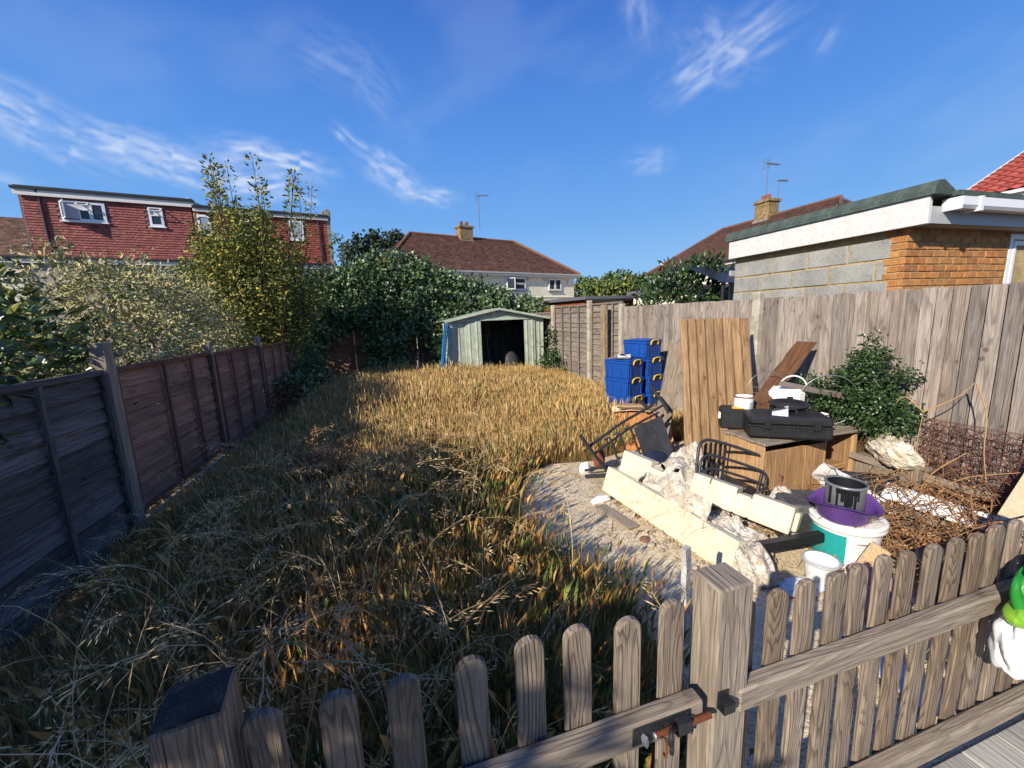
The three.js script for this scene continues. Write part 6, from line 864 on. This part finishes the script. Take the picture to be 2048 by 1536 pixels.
  { const r = rng(937), g = crumple(0.03, 0.022, 0.028, 3, 0.5, 7), n = 240, m = new THREE.InstancedMesh(g, mat(T.wad, { color: C(0.62, 0.58, 0.52) }), n), M = new THREE.Matrix4(), q = new THREE.Quaternion(), c = new THREE.Color(); for (let i = 0; i < n; i++) { const u = r(), x = mix(1.88, 2.1, u * u) + (r() - 0.5) * 0.16 - 0.02, z = mix(-3.2, -1.75, r()), s = 0.25 + r() * r() * 1.3; q.setFromEuler(new THREE.Euler(r() * 3, r() * 6, r() * 3)); M.compose(V3(x, 0.025, z), q, V3(s, s * 0.8, s)); m.setMatrixAt(i, M); const b = r(); m.setColorAt(i, c.setRGB(...(b < 0.12 ? [0.5, 0.3, 0.2] : b < 0.35 ? [0.75, 0.7, 0.62] : [1.15, 1.12, 1.05]))); } m.name = 'wadding_crumbs'; m.userData = { kind: 'stuff' }; m.castShadow = m.receiveShadow = true; scene.add(m); }
}
{ // buckets, bowl and tins by the picket fence
  const tub = thing('paint_tub', 'big white lidded tub with a teal label under the purple bowl', 'tub', [3.02, 0.025, -1.88]), R0 = 0.165, R1 = 0.19;
  part('body', lathe([[0.001, 0], [R0, 0], [R1 - 0.006, 0.26], [R1 - 0.006, 0.3], [0.001, 0.3]], 40), K.white, tub); part('lid', lathe([[R1 - 0.004, 0.255], [R1 + 0.012, 0.26], [R1 + 0.012, 0.275], [R1 + 0.006, 0.28], [R1 + 0.012, 0.292], [R1 + 0.012, 0.305], [R1 - 0.005, 0.312], [R1 - 0.02, 0.304], [0.001, 0.304]], 40), K.white, tub);
  const band = (a0, a1, y0, y1, k) => new THREE.CylinderGeometry(mix(R0, R1 - 0.006, y1 / 0.26) + k, mix(R0, R1 - 0.006, y0 / 0.26) + k, y1 - y0, 28, 1, true, a0, a1 - a0).translate(0, (y0 + y1) / 2, 0); part('teal_label', band(-2.3, -0.95, 0.03, 0.235, 0.0015), K.teal, tub); part('text_label', band(-0.95, 0.05, 0.05, 0.22, 0.0015), mat(null, { color: C(0.74, 0.75, 0.74) }), tub);
  for (let k = 0; k < 8; k++) part('text_line', band(-0.85, -0.85 + 0.5 + 0.25 * ((k * 7) % 3) / 2, 0.07 + k * 0.017, 0.074 + k * 0.017, 0.003), K.grey, tub);
  tub.scale.setScalar(1.1);
  const bowl = thing('purple_bowl', 'warped purple washing-up bowl sitting on the white tub', 'bowl', [2.95, 0.362, -1.86], 0.3); bowl.scale.setScalar(0.9); { const g = lathe([[0.001, 0], [0.14, 0], [0.165, 0.03], [0.19, 0.13], [0.225, 0.14], [0.225, 0.148], [0.185, 0.142], [0.158, 0.035], [0.13, 0.012], [0.001, 0.012]], 48), p = g.attributes.position; for (let i = 0; i < p.count; i++) { const x = p.getX(i), z = p.getZ(i), y = p.getY(i), a = Math.atan2(z, x); if (y > 0.1) p.setY(i, y + 0.035 * Math.cos(2 * a + 0.5) * sst(0.1, 0.14, y)); p.setX(i, x * 1.12); } g.computeVertexNormals(); part('basin', g, K.purple, bowl); }
  const tn = thing('drip_tin', 'grey paint tin with black drips standing in the purple bowl', 'tin', [2.96, 0.374, -1.87]); tn.scale.setScalar(1.15); part('body', lathe([[0.001, 0], [0.1, 0], [0.1, 0.2], [0.107, 0.205], [0.107, 0.218], [0.09, 0.216], [0.092, 0.07], [0.001, 0.07]], 40), K.tin, tn); part('paint_pool', new THREE.CylinderGeometry(0.091, 0.091, 0.01, 32), K.paint, tn, [0, 0.078, 0]); part('paint_lining', new THREE.CylinderGeometry(0.0895, 0.0895, 0.13, 32, 1, true), mat(null, { color: C(0.014, 0.016, 0.018), roughness: 0.4, side: THREE.DoubleSide }), tn, [0, 0.148, 0]);
  { const r = rng(941); [[-1.75, 0.1], [-1.35, 0.15], [-1.1, 0.07], [-0.9, 0.13], [-0.72, 0.09], [-0.5, 0.15], [-0.35, 0.06]].forEach(([a, l]) => part('drip', new THREE.CapsuleGeometry(0.0055 + r() * 0.006, l, 4, 8).scale(1, 1, 0.4), K.paint, tn, [Math.sin(a) * 0.102, 0.2 - l / 2, Math.cos(a) * 0.102], [0, a, 0])); part('drip_band', new THREE.CylinderGeometry(0.1015, 0.1015, 0.035, 20, 1, true, -1.45, 1.1), K.paint, tn, [0, 0.188, 0]); }
  const wb = thing('white_bucket', 'small mucky white bucket tucked under the tub', 'bucket', [2.6, 0.025, -1.74]); part('body', lathe([[0.001, 0], [0.08, 0], [0.096, 0.15], [0.104, 0.155], [0.104, 0.165], [0.092, 0.162], [0.08, 0.13], [0.001, 0.13]], 32), K.white, wb); part('grey_rim', lathe([[0.105, 0.15], [0.109, 0.158], [0.105, 0.169], [0.094, 0.167]], 32), K.grey, wb);
  const pk = thing('pink_bucket', 'pink plastic bucket behind the picket tops', 'bucket', [2.58, 0.03, -1.47], 0, undefined); part('body', lathe([[0.001, 0], [0.105, 0], [0.14, 0.2], [0.155, 0.205], [0.155, 0.215], [0.137, 0.212], [0.1, 0.012], [0.001, 0.012]], 36), K.pink, pk); pk.rotation.set(0.25, 0, -0.2);
  solo('brick_shard', 'pale pinkish broken tile standing up in front of the tub', 'broken tile', plank(0.24, 0.12, 0.02, rng(943), { seg: 3, endJag: 0.04 }), mat(T.concrete, { color: C(0.95, 0.8, 0.68) }), [2.82, 0.2, -1.6], [0.2, -0.5, 1.35]);
  { const sh = thing('dark_planter', 'dark round planter rim showing behind the picket fence', 'planter', [3.1, 0.025, -1.3]); part('pot', lathe([[0.001, 0], [0.13, 0], [0.18, 0.26], [0.2, 0.265], [0.2, 0.285], [0.175, 0.28], [0.14, 0.2], [0.001, 0.2]], 36), K.plasticDark, sh); }
}
{ // grey appliance casing, black beam, bags and boards on the patio
  const t = thing('grey_appliance', 'old grey plastic appliance casing between foam slab and tub', 'appliance', [2.98, 0.025, -2.16], -0.55); part('casing', cbox(0.36, 0.34, 0.34, 0.02), K.plasticGrey, t, [0, 0.18, 0]); part('front_face', cbox(0.3, 0.26, 0.01, 0.004), K.plasticDark, t, [0, 0.17, 0.172]); part('side_face', cbox(0.01, 0.28, 0.3, 0.004), K.plasticDark, t, [-0.182, 0.17, 0]);
  part('corner_trim', cbox(0.045, 0.28, 0.02, 0.006), K.glassPale, t, [-0.12, 0.17, 0.178]); for (let k = 0; k < 6; k++) for (let j = 0; j < 4; j++) part('vent_slot', bx(0.022, 0.002, 0.008, 0, 0, 0), K.paint, t, [0.0 + k * 0.028, 0.351, 0.02 + j * 0.03]);
  const b = solo('black_beam', 'black metal angle beam lying across the wadding below the stepped foam', 'beam', merge([bx(0.62, 0.055, 0.012, 0, 0, 0, 0), bx(0.62, 0.012, 0.05, 0, 0.028, -0.02, 0), bx(0.62, 0.012, 0.05, 0, -0.028, -0.02, 0)]), K.blackPlastic); frame(b, [2.56, 0.21, -1.92], [0.97, 0.03, 0.12], [0, 1, 0]);
  solo('patio_plank', 'short weathered plank lying flat on the patio beside the foam slab', 'plank', cbox(0.11, 0.022, 0.46, 0.006, { g: 2, ov: 0.3 }), MW.rail[0], [1.79, 0.05, -2.95], [0, 0.16, 0.02]);
  solo('plastic_bag', 'crumpled clear plastic bag on the patio near the foam slab\'s far end', 'plastic bag', crumple(0.1, 0.028, 0.05, 21, 0.6, 40), K.bag, [1.84, 0.024, -3.3], [0, 0.3, 0]);
  solo('plastic_bag', 'crumpled white plastic sheet on the patio before the grey appliance', 'plastic bag', crumple(0.14, 0.035, 0.07, 23, 0.6, 40), K.bag, [2.43, 0.024, -1.72], [0, -0.2, 0]);
  solo('red_strip', 'thin red plastic strip on the patio', 'strip', tubeAlong([[0, 0, 0], [0.05, 0.006, 0.01], [0.11, 0, -0.005]], 0.004, 10, 5), K.red, [2.27, 0.032, -1.68]);
  solo('peeling_stake', 'stake with peeling pale blue paint behind the gate post', 'stake', plank(0.62, 0.05, 0.03, rng(951), { seg: 6, edge: 0.008 }), mat(T.wad, { color: C(0.8, 0.86, 0.95) }), [1.42, 0.3, -1.62], [0, 0.4, 1.63]);
  solo('lilac_board', 'pale lilac board lying behind the picket fence', 'board', cbox(0.17, 0.012, 0.42, 0.003, { g: 2 }), mat(T.dirt, { color: C(0.72, 0.72, 0.82) }), [2.2, 0.08, -1.12], [0.12, 0.1, 0.1]);
  const sk = solo('white_sack', 'limp white woven sack spilling from the cabinet\'s open half', 'sack', sheet(30, 22, (u, v) => { const w = 0.17 + 0.1 * Math.sin(u * 3.1); return [u * 0.42 + 0.02 * vn(u * 6, v * 8), 0.03 + 0.33 * Math.pow(1 - u, 1.4) * (0.5 + 0.5 * Math.sin(v * 3.14)) + 0.05 * fbm(u * 5, v * 7, 3) + 0.05 * Math.sin(v * 3.14), u * 0.42 + (v - 0.5) * 2 * w]; }, null, 0.004), K.bag, [3.62, 0.02, -2.45]); void sk;
}
{ // boards, springs and roll along the fence
  const bd = (label, p, x, y, L, W, m, seed) => { const o = solo('waste_board', label, 'board', plank(L, W, 0.018, rng(seed), { seg: 5, edge: 0.004 }), m, undefined, undefined, 'boards in the heap'); frame(o, p, x, y); };
  bd('white painted shelf half buried in brambles by the springs', [3.95, 0.27, -1.85], [0.35, -0.12, 0.9], [0.9, 0.3, -0.3], 0.62, 0.2, K.white, 961); bd('long grey trim board lying under the white shelf', [3.8, 0.2, -2.05], [0.45, -0.1, 0.9], [0.9, 0.2, -0.4], 0.8, 0.11, MW.fence[2], 962); bd('brown batten lying across the heap behind the sack', [4.18, 0.4, -2.1], [0.25, -0.1, 0.9], [0.2, 1, 0], 0.95, 0.06, MW.rail[1], 963); bd('slate grey plastic sheet in the heap beside the cabinet', [3.86, 0.3, -2.28], [0.5, 0.05, 0.6], [0.6, 0.35, -0.6], 0.45, 0.25, K.plasticDark, 964); bd('cream trim board lying low in the brambles', [3.72, 0.12, -1.95], [0.55, -0.05, 0.8], [0.8, 0.2, -0.5], 0.7, 0.08, MW.rail[0], 965);
  const lb = solo('leaning_hardboard', 'large tan hardboard sheet leaning by the picket fence at the far right', 'board', cbox(0.75, 0.9, 0.012, 0.003), K.hard); frame(lb, [3.98, 0.46, -1.14], [0, 0, 1], [0.52, 0.6, 0]);
  solo('bedding_roll', 'dirty white bedding roll lying under the evergreen shrub', 'bedding', crumple(0.28, 0.15, 0.15, 61, 0.42, 64), mat(T.wad, { bumpScale: 0.02, color: C(1, 0.96, 0.86) }), [4.2, 0.45, -2.3], [0, 1.0, 0]); solo('crate', 'rough wooden crate that carries the bedding roll', 'crate', cbox(0.3, 0.44, 0.5, 0.01), MW.rail[1], [4.26, 0.23, -2.32], [0, 0, 0]);
  const t = thing('rusty_springs', 'rusty bed spring mesh leaning against the grey boards', 'bed springs', [4.3, 0.55, -1.72], 0); t.rotation.set(0, -Math.PI / 2, 0); t.rotateX(-0.12);
  const coil = tubeAlong(Array.from({ length: 33 }, (_, i) => { const a = i / 32 * 6.283 * 4, rr = 0.028 + 0.012 * Math.abs(i / 16 - 1); return [Math.cos(a) * rr, Math.sin(a) * rr, (i / 32 - 0.5) * 0.1]; }), 0.0024, 64, 4);
  const rm = mat(null, { color: C(0.13, 0.05, 0.035), roughness: 0.8 });
  for (let i = 0; i < 11; i++) for (let j = 0; j < 7; j++) part('coil', coil, rm, t, [(i - 5) * 0.088, (j - 3) * 0.088, 0.02 * Math.sin(i * 2.1 + j)], [0.2 * Math.sin(i + j * 3), 0.2 * Math.sin(i * 3), i]);
  for (let j = 0; j < 8; j++) for (const z of [-0.05, 0.05]) part('wire', rod([-0.5, (j - 3.5) * 0.088, z], [0.5, (j - 3.5) * 0.088 + 0.01, z], 0.0025, 0.0025, 4), rm, t);
  for (let i = 0; i < 12; i++) part('wire', rod([(i - 5.5) * 0.088, -0.31, 0.05], [(i - 5.5) * 0.088, 0.31, 0.05], 0.0022, 0.0022, 4), rm, t);
  // wire mesh and scrub behind the broken plank
  const w = thing('wire_netting', 'sheet of green wire netting propped behind the broken plank', 'netting', [3.85, 0.62, -3.75], -0.7); for (let k = 0; k < 10; k++) { part('wire', rod([-0.25 + k * 0.055, -0.3, 0], [-0.25 + k * 0.055, 0.32, 0.02], 0.003, 0.003, 4), K.wire, w); part('wire', rod([-0.26, -0.3 + k * 0.068, 0], [0.26, -0.3 + k * 0.068, 0.01], 0.003, 0.003, 4), K.wire, w); }
}
{ // dead brambles
  const r = rng(971), g = [], lf = [];
  const bram = (n, cx, cz, sx, sz, h, rad) => { for (let k = 0; k < n; k++) { const x = cx + (r() - 0.5) * sx, z = cz + (r() - 0.5) * sz, a = r() * 6.283, L = 0.15 + r() * 0.4, y = 0.03 + r() * r() * h; const p = [[x, Math.max(0.02, y - 0.08), z], [x + Math.cos(a) * L * 0.4, y + 0.12 * r(), z + Math.sin(a) * L * 0.4], [x + Math.cos(a + 0.5) * L, y * 0.8 + 0.02, z + Math.sin(a + 0.5) * L]].map(([u, v, w]) => [Math.min(4.42, u), v, Math.min(-0.9, w)]); g.push(tubeAlong(p, rad * (0.6 + r()), 8, 3)); for (let i = 0; i < 5; i++) lf.push([V3(...p[1]).lerp(V3(...p[2]), r()).add(V3((r() - 0.5) * 0.05, (r() - 0.5) * 0.05, (r() - 0.5) * 0.05)), V3(r() - 0.5, r() - 0.5, r() - 0.5).normalize(), 0.022]); } };
  bram(760, 3.75, -1.6, 1.3, 1.0, 0.5, 0.003); bram(170, 4.1, -1.9, 0.5, 0.8, 0.6, 0.003); bram(60, 3.35, -2.3, 0.3, 0.3, 0.35, 0.003); bram(60, 3.0, -2.3, 0.3, 0.2, 0.3, 0.0025); bram(70, 3.3, -1.15, 1.2, 0.4, 0.3, 0.003);
  const t = thing('dead_brambles', 'tangle of dead rust-brown brambles along the sunny fence', 'brambles'); stuffPart(part('canes', merge(g), K.twig, t)); leaves('dead_leaves', t, 'small', lf, PAL.dry, 973);
  const d = thing('dry_stalks', 'tall dry stalks standing before the board fence between shrub and springs', 'stalks', [4.05, 0, -2.05]); for (const p of [[[0, 0, 0], [0.06, 0.5, -0.06], [0.1, 0.95, -0.06]], [[0.1, 0.95, -0.06], [0.18, 1.1, 0.1], [0.24, 1.22, 0.16]], [[0.24, 1.22, 0.16], [0.2, 1.0, 0.26], [0.15, 0.72, 0.3], [0.1, 0.5, 0.36]], [[0.1, 0.95, -0.06], [0.1, 1.05, -0.2], [0.12, 0.9, -0.3]], [[0.02, 0.2, 0], [-0.05, 0.5, 0.12], [0.05, 0.7, 0.25]], [[0, 0.1, 0.05], [0.1, 0.45, 0.2], [0.2, 0.62, 0.5]]]) part('stalk', taper(p, 0.006, 0.0025, 10, 5), K.dryStem, d);
}
{ // odds and ends in the grass and at the frame's edge
  solo('carrier_bag', 'white carrier bag lying in the weeds by the far ivy corner', 'bag', crumple(0.2, 0.13, 0.14, 71, 0.3, 24), K.bag, [-1.75, 0.05, -9.5]); solo('carrier_bag', 'dirty white bag low in the grass by the third fence post', 'bag', crumple(0.22, 0.06, 0.12, 73, 0.4, 24), K.bag, [-1.85, 0.08, -7.0], [0, 0.5, 0]); solo('carrier_bag', 'small torn white bag beyond the dried dock', 'bag', crumple(0.12, 0.06, 0.1, 75, 0.4, 20), K.bag, [-1.9, 0.08, -7.9]);
  solo('white_offcut', 'white offcut board poking up beside the far carrier bag', 'board', plank(0.3, 0.07, 0.015, rng(77)), K.white, [-1.95, 0.35, -9.9], [0, 0.3, 2.0]);
  const b = thing('compost_bag', 'green and white plastic bag hanging over the picket fence at the right border', 'bag', [1.97, 0.63, -0.64]); part('white_part', crumple(0.15, 0.13, 0.06, 79, 0.34, 44), K.bag, b, [0, 0.0, 0]); part('green_part', crumple(0.13, 0.12, 0.05, 80, 0.3, 40), K.green, b, [0.03, 0.2, 0]); part('lime_band', crumple(0.142, 0.045, 0.056, 80, 0.12, 26), K.lime, b, [0.015, 0.165, 0]);
  const br = thing('brick_heap', 'loose old bricks beside the grey lap panel near the blue boxes', 'bricks', [3.85, 0, -7.2]), r = rng(981); for (let k = 0; k < 26; k++) part('brick', cbox(0.215, 0.065, 0.1, 0.008, { g: 0, ou: r() * 3 }), mat(T.brick, { color: C(0.9, 0.6 + r() * 0.2, 0.48) }), br, [(r() - 0.5) * 0.8, 0.05 + Math.floor(r() * 3) * 0.07, (r() - 0.5) * 1.1], [(r() - 0.5) * 0.5, r() * 3, (r() - 0.5) * 0.5]);
}
renderer.setSize(1024, 768);
renderer.render(scene, camera);
